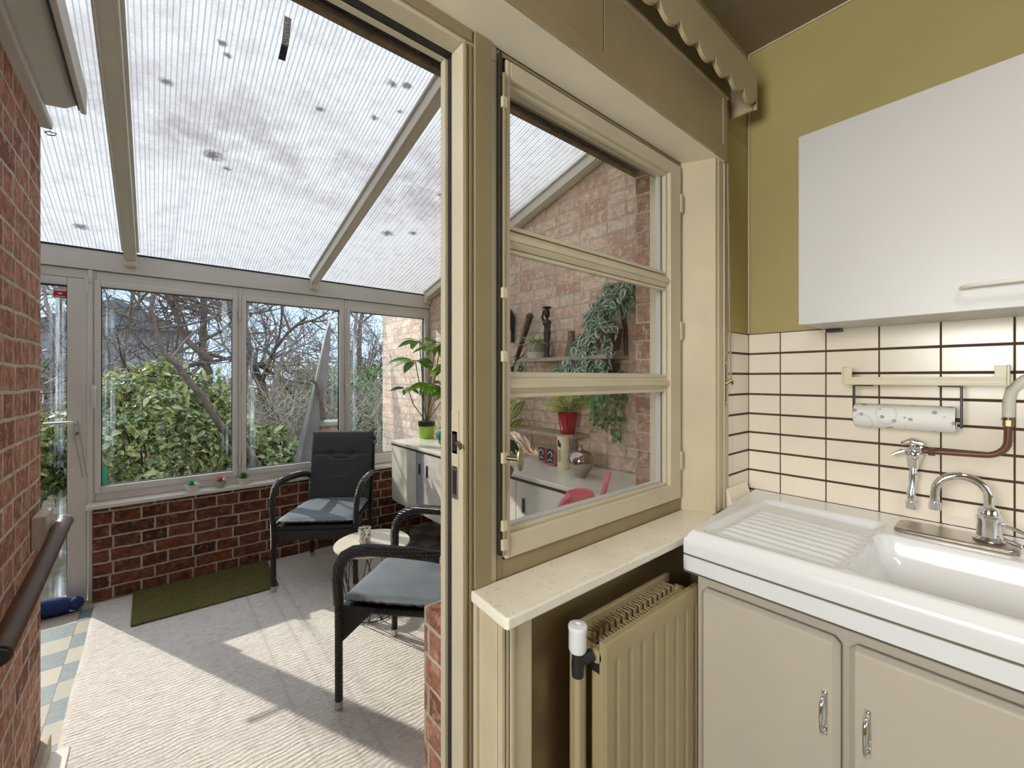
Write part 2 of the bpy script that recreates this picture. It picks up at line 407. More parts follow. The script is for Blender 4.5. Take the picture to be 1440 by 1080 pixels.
def poly():
    n=N('multiwall_polycarbonate'); o=n.obj(); sx=n.n('ShaderNodeSeparateXYZ'); n.l(o,sx.inputs[0]); X,Y=sx.outputs[0],sx.outputs[1]
    ph=n.math('ABSOLUTE',n.math('SUBTRACT',n.math('FRACT',n.math('DIVIDE',n.math('ADD',X,5),.034)),.5))
    rib=n.ramp(ph,[(0,1.0),(.40,.97),(.45,.70),(.48,.42),(.5,.50)])
    base=n.mix(1,(.36,.36,.355),rib,'MULTIPLY')
    # grime that collected across the middle of the sheets
    band=n.math('ABSOLUTE',n.math('SUBTRACT',n.math('ADD',Y,n.math('MULTIPLY',n.noise(o,2.2,3),.8)),2.75))
    band=n.ramp(band,[(0,1),(.15,.8),(.42,0)])
    pn=n.ramp(n.noise(o,5,6,.7),[(.38,0),(.62,1)])
    base=n.mix(n.math('MULTIPLY',n.math('MULTIPLY',band,pn),.80),base,(.15,.13,.125))
    base=n.mix(n.ramp(n.noise(o,13,6,.7),[(.48,0),(.72,.50)]),base,(.19,.175,.16)); base=n.mix(n.ramp(n.noise(o,260,2,.8),[(.40,.35),(.62,0)]),base,(.14,.14,.14))
    base=n.mix(n.ramp(n.noise(o,70,3,.8),[(.6,0),(.8,.25)]),base,(.2,.2,.2))
    # separate dark leaf stains
    for (sx_,sy_,r) in ((.218,2.53,.042),(.571,2.033,.018),(.798,1.965,.020),(.792,1.763,.024),(.852,1.741,.020),(.884,1.881,.014),(1.241,2.833,.040),(1.402,2.766,.030),(-.318,3.413,.036),(.037,2.179,.022),(.191,1.908,.016),(.213,1.952,.013),(.28,2.60,.02),(1.364,2.32,.022)):
        dx=n.math('MULTIPLY',n.math('SUBTRACT',X,sx_),.75); dy=n.math('SUBTRACT',Y,sy_)
        d=n.math('SQRT',n.math('ADD',n.math('MULTIPLY',dx,dx),n.math('MULTIPLY',dy,dy)))
        d=n.math('ADD',d,n.math('MULTIPLY',n.math('SUBTRACT',n.noise(o,40,2),.5),r*1.2))
        base=n.mix(n.ramp(n.math('DIVIDE',d,r),[(.35,.85),(1.0,0)]),base,(.045,.04,.033))
    t=n.n('ShaderNodeBsdfTranslucent'); n.l(base,t.inputs[0])
    df=n.n('ShaderNodeBsdfGlossy'); df.inputs['Roughness'].default_value=.25; df.inputs[0].default_value=(.8,.8,.8,1)
    ms=n.n('ShaderNodeMixShader'); ms.inputs[0].default_value=.04; n.l(t.outputs[0],ms.inputs[1]); n.l(df.outputs[0],ms.inputs[2]); n.l(ms.outputs[0],n.out.inputs[0])
    return n.m
M['poly']=poly()
def papermat():
    n=N('printed_kitchen_paper'); o=n.obj()
    v=n.n('ShaderNodeTexVoronoi'); v.inputs['Scale'].default_value=38; n.l(o,v.inputs['Vector'])
    c=n.mix(n.ramp(v.outputs['Distance'],[(.20,.85),(.27,0)]),(.84,.83,.80),(.28,.30,.34))
    v2=n.n('ShaderNodeTexVoronoi'); v2.inputs['Scale'].default_value=11; n.l(o,v2.inputs['Vector'])
    ring=n.math('ABSOLUTE',n.math('SUBTRACT',v2.outputs['Distance'],.3)); c=n.mix(n.ramp(ring,[(.01,.35),(.04,0)]),c,(.5,.52,.55))
    n.bsdf(c,.8,0,bump=n.noise(o,300,2),bstr=.2); return n.m
M['paper']=papermat()
def cupmat():
    n=N('white_cup_with_black_leaf_print'); o=n.obj()
    v=n.n('ShaderNodeTexVoronoi'); v.inputs['Scale'].default_value=75; n.l(o,v.inputs['Vector'])
    f=n.ramp(v.outputs['Distance'],[(.30,1),(.36,0)])
    b=n.n('ShaderNodeBsdfPrincipled'); n.l(n.mix(f,(.85,.85,.83),(.02,.02,.02)),b.inputs['Base Color']); b.inputs['Roughness'].default_value=.1
    tr=n.n('ShaderNodeBsdfTransparent'); ms=n.n('ShaderNodeMixShader'); n.l(n.math('MAXIMUM',f,.55),ms.inputs[0]); n.l(tr.outputs[0],ms.inputs[1]); n.l(b.outputs[0],ms.inputs[2]); n.l(ms.outputs[0],n.out.inputs[0]); return n.m
M['cupprint']=cupmat()

M['aucuba']=leafmat('variegated_shrub_leaf',[(.04,.09,.035),(.14,.21,.08),(.50,.54,.27),(.06,.12,.05),(.02,.045,.02),(.42,.44,.18),(.05,.11,.05)],.33,speck=((.55,.56,.24),26),rough=.22)
M['hedge']=leafmat('dark_evergreen_leaf',[(.06,.12,.05),(.12,.18,.08),(.08,.10,.05)],.35)
M['dry']=leafmat('yellow_dry_leaf',[(.40,.30,.08),(.30,.26,.08),(.45,.40,.16)],.4)
M['ivyg']=leafmat('garden_ivy_leaf',[(.10,.22,.04),(.18,.34,.07),(.06,.12,.03)],.35)
M['pepero']=leafmat('silver_striped_leaf',[(.60,.72,.60),(.70,.80,.68),(.48,.60,.48)],.2,stripe=((.04,.12,.06),15),rough=.3)
M['schef']=leafmat('bright_green_leaf',[(.16,.36,.03),(.06,.14,.03),(.28,.48,.05),(.04,.10,.03)],.45,rough=.25)
M['spider']=leafmat('pale_striped_grass_leaf',[(.62,.68,.48),(.44,.56,.34),(.72,.74,.56)],.3)
M['cala']=leafmat('yellow_veined_leaf',[(.16,.30,.08),(.12,.24,.06)],.3,stripe=((.66,.62,.22),20))
M['arrow']=leafmat('yellow_green_leaf',[(.55,.62,.14),(.70,.70,.26),(.36,.48,.14)],.35)
M['ivyd']=leafmat('dark_ivy_leaf',[(.08,.20,.07),(.18,.42,.14),(.34,.58,.28),(.07,.08,.05)],.25)
M['darkleaf']=leafmat('deep_green_leaf',[(.03,.08,.04),(.06,.14,.06)],.25)
M['succ']=leafmat('succulent_green',[(.08,.32,.16),(.14,.42,.24)],.2)
M['succred']=leafmat('succulent_red',[(.45,.08,.10),(.55,.20,.18)],.2)
M['succdark']=leafmat('succulent_dark_green',[(.05,.18,.05),(.10,.28,.07)],.2)

# ------------------------------------------------------------------ camera, world, sun
cam=bpy.data.cameras.new('camera'); cam.lens=15; cam.sensor_width=36; cam.shift_y=-9/1440; cam.clip_start=.02; cam.clip_end=200
co=bpy.data.objects.new('camera',cam); C.objects.link(co); co.location=(0,0,1.35); co.rotation_euler=(R(90),0,-math.atan2(717,600)+R(0)+ (0)) 
co.rotation_euler=(R(90),0,-(PI/2-math.atan2(717,600)))
bpy.context.scene.camera=co
w=bpy.data.worlds.new('sky'); bpy.context.scene.world=w; w.use_nodes=True; nt=w.node_tree; nt.nodes.clear()
tc=nt.nodes.new('ShaderNodeTexCoord'); sp=nt.nodes.new('ShaderNodeSeparateXYZ'); nt.links.new(tc.outputs['Generated'],sp.inputs[0])
rp=nt.nodes.new('ShaderNodeValToRGB'); nt.links.new(sp.outputs[2],rp.inputs[0])
e=rp.color_ramp.elements; e[0].position=0; e[0].color=(.27,.34,.42,1); e[1].position=.6; e[1].color=(.66,.74,.86,1)
e2=e.new(.22); e2.color=(.27,.36,.47,1); e3=e.new(.42); e3.color=(.70,.76,.84,1)
nz=nt.nodes.new('ShaderNodeTexNoise'); nz.inputs['Scale'].default_value=3.5; nz.inputs['Detail'].default_value=5; nt.links.new(tc.outputs['Generated'],nz.inputs['Vector'])
cr=nt.nodes.new('ShaderNodeValToRGB'); nt.links.new(nz.outputs['Fac'],cr.inputs[0]); cr.color_ramp.elements[0].position=.40; cr.color_ramp.elements[1].position=.62
mx=nt.nodes.new('ShaderNodeMix'); mx.data_type='RGBA'; mx.blend_type='MULTIPLY'; nt.links.new(cr.outputs[0],mx.inputs[0]); nt.links.new(rp.outputs[0],mx.inputs[6]); mx.inputs[7].default_value=(1.5,1.5,1.5,1)
bg=nt.nodes.new('ShaderNodeBackground'); bg.inputs['Strength'].default_value=2.7; nt.links.new(mx.outputs[2],bg.inputs[0])
wo=nt.nodes.new('ShaderNodeOutputWorld'); nt.links.new(bg.outputs[0],wo.inputs[0])

sd=Vector((.425*math.cos(R(31))/1.0,-.905*math.cos(R(31)),-math.sin(R(31))))
sun=bpy.data.lights.new('sun','SUN'); sun.energy=4.7; sun.angle=R(.6); sun.color=(1,.93,.82)
so=bpy.data.objects.new('sun',sun); C.objects.link(so); so.rotation_euler=sd.to_track_quat('-Z','Y').to_euler(); so.location=(-3,8,6)

S=bpy.context.scene
S.view_settings.view_transform='Standard'; S.view_settings.look='None'; S.view_settings.gamma=1; S.view_settings.exposure=0
S.view_settings.use_curve_mapping=False
S.cycles.max_bounces=10; S.cycles.diffuse_bounces=5; S.cycles.transparent_max_bounces=16; S.cycles.glossy_bounces=4
S.cycles.sample_clamp_indirect=6

exec_parts=[]
# ================================================================== KITCHEN SHELL
struct(B(-1.6,1.85,-2.6,1.03,-.06,0).build('floor_kitchen',M['floortile']))
struct(B(-1.7,2.0,-2.7,1.03,2.66,2.74).build('ceiling',M['kceil']))
struct(B(1.85,2.0,-2.7,1.03,0,2.66).build('wall_right',M['olive']))
wl=MB(); wl.box(-1.7,-1.6,-2.7,-.35,0,2.66); wl.box(-1.7,-1.6,.60,1.03,0,2.66); wl.box(-1.7,-1.6,-.35,.60,0,.95); wl.box(-1.7,-1.6,-.35,.60,2.35,2.66)
struct(wl.build('wall_left',M['olive']))
w6=struct(MB().box(-1.68,-1.62,-.35,-.29,.95,2.35).box(-1.68,-1.62,.54,.60,.95,2.35).box(-1.68,-1.62,-.29,.54,.95,1.01).box(-1.68,-1.62,-.29,.54,2.29,2.35).build('added_window_left',M['cream2'],bevel=.004))  # unseen window added in the left wall to bring in fill light
B(-1.655,-1.65,-.29,.54,1.01,2.29).build('pane',M['glass'],w6)
al2=bpy.data.lights.new('fill_left_window','AREA'); al2.shape='RECTANGLE'; al2.size=.82; al2.size_y=1.28; al2.energy=86; al2.color=(1.0,.98,.93)  # fill light added outside it for the tiles and cupboard fronts
ao2=bpy.data.objects.new('fill_left_window',al2); C.objects.link(ao2); ao2.location=(-1.74,.125,1.65); ao2.rotation_euler=Vector((1,0,0)).to_track_quat('-Z','Z').to_euler()
# back wall with a wide unseen window added behind the camera for fill light
bw=MB(); bw.box(-1.6,-1.2,-2.7,-2.6,0,2.66); bw.box(1.4,1.85,-2.7,-2.6,0,2.66); bw.box(-1.2,1.4,-2.7,-2.6,0,.9); bw.box(-1.2,1.4,-2.7,-2.6,2.2,2.66)
struct(bw.build('wall_back',M['olive']))
w5=struct(MB().box(-1.2,1.4,-2.68,-2.62,.9,.96).box(-1.2,1.4,-2.68,-2.62,2.14,2.2).box(-1.2,-1.14,-2.68,-2.62,.96,2.14).box(1.34,1.4,-2.68,-2.62,.96,2.14).box(.07,.13,-2.68,-2.62,.96,2.14).build('added_window_back',M['cream2'],bevel=.004))
B(-1.14,1.34,-2.655,-2.650,.96,2.14).build('pane',M['glass'],w5)
al=bpy.data.lights.new('fill_back_window','AREA'); al.shape='RECTANGLE'; al.size=2.5; al.size_y=1.2; al.energy=2.5; al.color=(1.0,.74,.42)  # dim warm fill light added for the kitchen
ao=bpy.data.objects.new('fill_back_window',al); C.objects.link(ao); ao.location=(.1,-2.75,1.55); ao.rotation_euler=(R(90),0,PI)
ao.rotation_euler=Vector((0,1,-.05)).to_track_quat('-Z','Z').to_euler()

cl=thing('added_downlight','added unseen round ceiling downlight for kitchen fill','fill lamp',(.80,-.40,2.66))  # lamp added out of view to brighten the sink from above
MB().lathe([(.17,-.05),(.18,-.05),(.18,0),(.001,0)],(.80,-.40,2.6595),32,cap=False).build('housing',M['cab_white'],cl,smooth=40)
al3=bpy.data.lights.new('fill_downlight','AREA'); al3.shape='DISK'; al3.size=.30; al3.energy=7.5; al3.color=(1.0,.93,.80); al3.spread=R(130)  # fill source of the added downlight
ao3=bpy.data.objects.new('fill_downlight',al3); C.objects.link(ao3); ao3.location=(.80,-.40,2.625)
# wall over the door and window opening, plaster inside, brick outside
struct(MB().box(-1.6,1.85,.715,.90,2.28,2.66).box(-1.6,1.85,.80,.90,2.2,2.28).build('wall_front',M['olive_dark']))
struct(B(-1.6,-.40,.715,1.03,0,2.2).build('wall_front_left_pier',M['olive']))
struct(B(-1.7,2.0,.90,1.03,2.28,3.0).build('wall_house_outer',M['brick_house']))
struct(MB().box(-.4,1.55,.89,1.02,2.20,2.28).build('trim_1',M['terminal'],bevel=.003))
struct(MB().box(-.4,1.55,1.02,1.045,2.188,2.30).build('trim_2',M['linteledge'],bevel=.004))
struct(B(1.545,1.85,.715,1.03,0,2.28).build('wall_front_right_pier',M['olive']))
struct(MB().prism([(1.477,.80),(1.531,.700),(1.548,.700),(1.548,.87),(1.477,.87)],.868,2.134).build('trim_3',M['cream']))
struct(MB().box(1.532,1.56,.955,1.03,0,2.2).build('wall_outer_reveal',M['brick_reveal']))
struct(MB().box(1.478,1.548,.889,.905,.80,2.2).box(1.508,1.531,.906,.95,.80,2.2).build('trim_4',M['cream_bright'],bevel=.004))
# below the window: recess for the radiator
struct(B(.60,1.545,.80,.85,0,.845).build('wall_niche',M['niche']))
struct(MB().box(.552,1.545,.93,1.03,0,.74).box(.605,1.545,.86,1.03,.74,.80).box(.596,.74,.90,1.025,.802,.862).build('wall_under_window',M['brick_left'],bevel=.006))
struct(MB().box(.545,.56,.888,.928,0,.80).build('trim_5',M['pvc'],bevel=.003))
# pier left of the radiator
t=MB(); t.box(.561,.648,.704,.80,0,.842)
struct(t.build('wall_pier',M['cream'],bevel=.003))
t=MB()
for i,(a,b,y) in enumerate(((.556,.566,.698),(.570,.577,.6995),(.581,.592,.698))): t.box(a,b,y,.7045,0,.842)
for i,(a,b,x) in enumerate(((.700,.712,.556),(.716,.724,.5575),(.785,.80,.552))): t.box(x,.5615,a,b,0,.842)
struct(t.build('trim_6',M['cream'],bevel=.002))
# right architrave and strap side
t=MB().box(1.549,1.565,.697,.715,.87,2.134).box(1.568,1.590,.700,.715,.87,2.134).box(1.593,1.600,.696,.715,.87,2.134).box(1.600,1.655,.7075,.715,.87,2.134)
struct(t.build('trim_7',M['cream'],bevel=.002))
# corner and ceiling beads
struct(MB().cyl((1.845,.710,1.53),(1.845,.710,2.655),.004,n=8).build('trim_8',M['cream']))
struct(MB().cyl((1.846,-2.6,2.656),(1.846,.71,2.656),.004,n=8).build('trim_9',M['cream']))

# shutter casing and pelmet
ca=thing('shutter_casing','long beige roller shutter casing above door and window','casing',(.3,.70,2.133))
B(-1.55,1.585,.690,.799,2.137,2.279).build('body',M['casing'],ca,.002)
B(-1.55,1.585,.690,.799,2.1325,2.1365).build('soffit_lit_face',M['cream_bright'],ca)  # thin sheet in the brightened cream so the casing underside looks lit
t=MB().box(-1.55,1.585,.683,.6895,2.133,2.180).box(1.556,1.585,.683,.6895,2.1805,2.350).box(-1.55,1.585,.676,.6895,2.3505,2.360)
t.build('rim',M['casing'],ca,.0015)
B(-1.55,.879,.6865,.714,2.182,2.350).build('panel',M['casing'],ca,.001)
B(.883,1.555,.6865,.714,2.182,2.350).build('panel',M['casing'],ca,.001)
pe=thing('scalloped_pelmet','beige curtain pelmet with scalloped lower edge near ceiling','pelmet',(.3,.65,2.34))
t=MB(); x1=1.70; pitch=.108; n=10
xs=[];zs=[]
k=0; x=x1-.012
xs=[x1,x1-.012]; zs=[2.337,2.352]
while x>-1.5:
    for i in range(0,n+1):
        f=i/n; xs.append(x-pitch*f); zs.append(2.372-.036*(math.sin(PI*f))**.6)
    x-=pitch
for i in range(len(xs)-1):
    if abs(xs[i]-xs[i+1])<1e-6: continue
    a,b=xs[i+1],xs[i]; za,zb=zs[i+1],zs[i]
    t.add([(a,.625,za),(b,.625,zb),(b,.637,zb),(a,.637,za),(a,.625,2.478),(b,.625,2.478),(b,.637,2.478),(a,.637,2.478)],[(0,1,5,4),(3,7,6,2),(0,3,2,1),(4,5,6,7)])
t.box(1.6995,1.70,.625,.637,2.337,2.478)
t.build('front_board',M['pelmet'],pe)
B(1.688,1.699,.638,.7145,2.337,2.478).build('side_board',M['pelmet'],pe,.001)
B(-1.5,1.687,.638,.7145,2.470,2.478).build('top_board',M['pelmet'],pe)

# ------------------------------------------------------------------ wall tiles
def tiles():
    H_=[.825,.902,.980,1.058,1.131,1.206,1.284,1.365,1.445,1.526,1.604]
    H_[0]=.826
    Y_=[.715,.596,.4505,.304,.159,.013,-.133,-.279,-.425,-.571,-.717,-.863,-1.01,-1.156,-1.30]
    t=MB()
    for j in range(len(H_)-1):
        for i in range(len(Y_)-1):
            if j==len(H_)-2 and Y_[i]>.46: continue
            g=.0052; h=.0012
            y0,y1=Y_[i+1]+.0020,Y_[i]-.0020
            if i==0: y1=.7085
            t.box(1.8425,1.848,y0,y1,H_[j]+g*.75,H_[j+1]-g*.75)
    struct(t.build('trim_10',M['tile'],bevel=.0012),'cream glazed tiles with dark brown joints behind the sink')
    struct(MB().box(1.8465,1.8505,-1.30,.4505,.80,1.604).box(1.8465,1.8505,.4506,.715,.80,1.5255).build('trim_11',M['grout']))
    t=MB()
    for j in range(1,len(H_)-2):
        for a,b in ((1.656,1.698),(1.7,1.8415)):
            t.box(a+.001,b-.001,.7095,.7135,H_[j]+.0042,H_[j+1]-.0042)
    struct(t.build('trim_12',M['tile'],bevel=.0012))
    struct(MB().box(1.655,1.8464,.7125,.716,.86,1.5255).build('trim_13',M['grout']))
tiles()
struct(MB().prism([(.674,.862),(.7085,.862),(.7085,.938),(.700,.938)],1.62,1.80,'x').build('trim_14',M['tile'],bevel=.003))

# ------------------------------------------------------------------ door and window frame between the rooms
d=struct(MB().box(.525,.622,.80,.846,0,2.098).box(.520,.60,.868,.887,.0,2.098).box(-.36,.622,.868,.887,2.0985,2.20).box(-.36,.6225,.80,.846,2.0985,2.148).build('door_2',M['cream2'],bevel=.003),'cream painted door frame post and head')
MB().box(.529,.60,.8465,.8675,0,2.098).box(-.36,.60,.8465,.8675,2.0985,2.18).build('rubber_seal',M['blackrub'],d)
MB().box(.528,.534,.793,.7995,0,2.10).box(.540,.548,.7945,.7995,0.0,2.10).box(.553,.600,.790,.7995,.872,2.132).build('moulding',M['cream_shaded'],d,.002)
MB().box(-.36,.548,.793,.7995,2.106,2.132).build('moulding',M['cream_shaded'],d,.002)
def strike(z,h,knob):
    s=MB().box(.5215,.5248,.815,.838,z-h/2,z+h/2).build('strike_plate',M['steel'],d,.0008)
    MB().box(.5205,.5225,.820,.833,z-h*.36,z+h*.36).build('hole',M['black'],s)
    if knob:
        MB().cyl((.523,.815,z),(.513,.800,z-.002),.006,.004,8).cyl((.515,.802,z-.001),(.516,.792,z-.010),.003,.004,8).build('latch',M['brass'],s,smooth=40)
strike(1.203,.052,True); strike(1.112,.075,False)
B(.5215,.5248,.812,.840,1.145,1.275).build('filler_plate',M['cream2'],d,.001)

wn=struct(MB().box(.6225,.640,.80,.860,.866,2.132).box(1.462,1.4765,.80,.860,.866,2.132).box(.640,1.462,.80,.860,.866,.912).box(.640,1.462,.80,.860,2.120,2.132).box(.6225,1.55,.8605,.8885,2.10,2.20).build('window_1',M['cream_shaded'],bevel=.002),'cream casement window with three panes between kitchen and sunroom')
sash=MB().box(.643,.6565,.790,.845,.916,2.112).box(1.386,1.458,.790,.845,.916,2.112).box(.6565,1.386,.790,.845,.916,.972).box(.6565,1.386,.790,.845,2.070,2.112)
sash.build('sash',M['cream2'],wn,.003)
# glazing beads (inner, stepped)
t=MB()
for z0,z1 in ((.972,1.310),(1.350,1.664),(1.712,2.070)):
    for y0,y1,w in ((.800,.812,.009),(.812,.822,.016)):
        pass
    t.box(.6565,.663,.803,.816,z0,z1).box(1.374,1.386,.803,.816,z0,z1).box(.663,1.374,.803,.816,z0,z0+.010).box(.663,1.374,.803,.816,z1-.010,z1)
t.build('glazing_bead',M['cream2'],wn,.002)
mt=MB()
for z in (1.688,1.330):
    mt.prism([(.797,z-.010),(.797,z+.010),(.806,z+.021),(.842,z+.021),(.842,z-.021),(.806,z-.021)][::-1],.6565,1.386,'x')
    mt.box(.6565,1.386,.792,.7975,z-.006,z+.006)
mt.build('muntin',M['cream2'],wn,.0012)
for z0,z1 in ((.982,1.300),(1.360,1.654),(1.722,2.060)):
    B(.663,1.374,.817,.820,z0,z1).build('pane',M['glass'],wn)
    MB().box(.6565,.666,.8215,.838,z0-.01,z1+.01).box(1.368,1.386,.8215,.838,z0-.01,z1+.01).box(.666,1.368,.8215,.838,z0-.01,z0+.004).build('outer_bead',M['pvc'],wn,.001)
MB().box(.650,1.462,.7975,.7999,2.1125,2.1195).box(.6405,.6428,.7975,.7999,.93,2.112).box(.6230,.6285,.7885,.7999,.93,2.118).build('shadow_gap',M['blackrub'],wn)
# espagnolette rod with keepers and turn handle
rod=MB().tube([(.634,.786,.93),(.634,.786,2.07)],.0045,8).build('locking_rod',M['cream_shaded'],wn,smooth=40)
t=MB()
for z in (.955,1.00,1.16,1.40,1.55,2.0): t.box(.625,.641,.780,.7895,z-.013,z+.013)
t.build('rod_keeper',M['cream'],wn,.002)
h=MB().cyl((.636,.786,1.16),(.650,.752,1.16),.0055,n=10)
h.lathe([(.001,-.002),(.009,-.002),(.010,0),(.009,.002),(.001,.002)],(0,0,0),20)
h.v[-100:]=[(x*1.0+.652, z*1.0+.748, y*2.9+1.16) for x,y,z in h.v[-100:]]
h.build('turn_handle',M['brass'],wn,smooth=50)
for z in (1.977,1.518,1.052):
    MB().box(1.448,1.4615,.784,.7895,z-.032,z+.032).cyl((1.466,.792,z-.03),(1.466,.792,z+.03),.0055,n=10).build('hinge',M['cream2'],wn,.0006)
# stone sill
tag(MB().prism([(.545,.797),(.535,.660),(.541,.655),(1.50,.655),(1.50,.700),(1.545,.700),(1.545,.797)],.845,.870).build('window_sill',M['marble'],bevel=.004),'speckled beige stone sill under the kitchen window, above the radiator','window sill')
# shutter strap
st=thing('shutter_strap','brown shutter strap hanging down to a metal slot plate right of window','strap',(1.62,.70,1.33))
B(1.604,1.632,.7045,.7070,1.238,1.428).build('slot_plate',M['brushed'],st,.001)
B(1.611,1.624,.7035,.7045,1.262,1.400).build('slot',M['black'],st)
MB().add([(1.606,.690,2.132),(1.618,.690,2.132),(1.634,.688,1.345),(1.624,.688,1.345),(1.606,.6925,2.132),(1.618,.6925,2.132),(1.634,.6905,1.345),(1.624,.6905,1.345)],[(0,1,2,3),(7,6,5,4),(0,4,5,1),(1,5,6,2),(2,6,7,3),(3,7,4,0)]).build('webbing',M['shelfwood'],st)
MB().cyl((1.612,.704,1.325),(1.633,.684,1.342),.006,n=8).cyl((1.630,.688,1.341),(1.622,.680,1.325),.004,n=8).build('hook',M['brass'],st,smooth=40)
for z in (1.252,1.415): MB().sphere((1.618,.704,z),.003,6).build('screw',M['black'],st,smooth=60)

# ================================================================== RADIATOR
ra=thing('radiator','cream double panel radiator under the window','radiator',(1.01,.67,0))
def radpanel(y0,y1,groove):
    t=MB(); xs=[.790]; zs0,zs1=.14,.7375
    # ribbed front panel as a height field in x,z
    nx=180; nz=26; X0,X1=.790,1.236
    cols=[.835+.0535*i for i in range(8)]
    def dep(x,z):
        v=0
        if groove:
            for c in cols:
                dx=abs(x-c)
                zf=min(1,max(0,(z-(zs0+.035))/.02))*min(1,max(0,((zs1-.045)-z)/.02))
                v=max(v,max(0,min(1,(.0105-dx)/.007))*zf)
        e=min(x-X0,X1-x,z-zs0,zs1-z)
        return v*.0055+max(0,.006-e)*.6
    vs=[]
    zl=[zs0,zs0+.003,zs0+.01]+[zs0+.03+i*.005 for i in range(6)]+[.3,.5]+[zs1-.065+i*.005 for i in range(6)]+[zs1-.01,zs1-.003,zs1]
    xl=[X0,X0+.003,X0+.006]; x=X0+.01
    while x<X1-.01: xl.append(x); x+=.0025
    xl+=[X1-.006,X1-.003,X1]
    for z in zl:
        for x in xl: vs.append((x,y0+dep(x,z),z))
    n=len(xl); m=len(zl)
    fs=[(j*n+i,j*n+i+1,(j+1)*n+i+1,(j+1)*n+i) for j in range(m-1) for i in range(n-1)]
    t.add(vs,fs); 
    t.box(X0,X1,y0+.0042,y1,zs0,zs1)
    return t
radpanel(.612,.628,True).build('front_panel',M['rad'],ra,smooth=35)
B(.790,1.236,.708,.722,.14,.7375).build('back_panel',M['rad'],ra,.003)
for y0,sgn in ((.6295,1),(.7065,-1)):
    t=MB(); pts=[]; x=.815; k=0
    while x<1.212:
        a=.0 if k%2==0 else .030
        pts+= [(x,y0+sgn*a),(x+.0085,y0+sgn*a)]; x+=.0125; k+=1
    vs=[];fs=[]
    for (px,py) in pts:
        vs+=[(px,py,.17),(px,py,.722)]
    for i in range(len(pts)-1): fs.append((2*i,2*i+2,2*i+3,2*i+1))
    t.add(vs,fs).build('convector_fins',M['rad'],ra,solid=.0013)
B(.812,1.215,.664,.672,.16,.705).build('inner_plate',M['rad_dark'],ra)
t=MB(); t.tube([(.812,.630,.700),(.805,.668,.700),(.812,.706,.700)],.011,10).tube([(.800,.668,.700),(.770,.668,.700)],.010,10)
t.build('connecting_pipe',M['rad'],ra,smooth=40)
t=MB(); t.tube([(1.218,.629,.702),(1.222,.668,.704),(1.218,.707,.702)],.011,10).cyl((1.222,.655,.704),(1.222,.681,.704),.016,n=14).sphere((1.222,.645,.706),.013,8)
t.build('end_fitting',M['rad'],ra,smooth=40)
t=MB().cyl((.790,.640,.7),(.812,.640,.7),.017,n=16).cyl((.775,.650,.700),(.800,.645,.700),.012,n=12)
t.build('union_nut',M['rad'],ra,smooth=40)
vk=MB().lathe([(.018,0),(.021,.006),(.021,.050),(.0225,.054),(.021,.060),(.008,.062),(.007,.058),(.001,.058)],(.745,.655,.722),20)
vk.build('valve_knob',M['white_porcelain'],ra,smooth=35)
MB().tube([(.745,.655,.726),(.745,.655,.690),(.745,.655,.665)],[.012,.015,.014],12).tube([(.745,.655,.698),(.785,.648,.700)],[.013,.014],12).build('valve_body',M['black'],ra,smooth=40)
B(.792,.812,.629,.66,.66,.69).build('bracket',M['black'],ra)
MB().tube([(.745,.655,.665),(.745,.655,0.0)],.0105,14).build('supply_pipe',M['rad'],ra,smooth=40)
MB().box(.792,.797,.6285,.652,.14,.66).box(.792,.797,.672,.7075,.14,.70).build('side_cover',M['rad'],ra,.001)

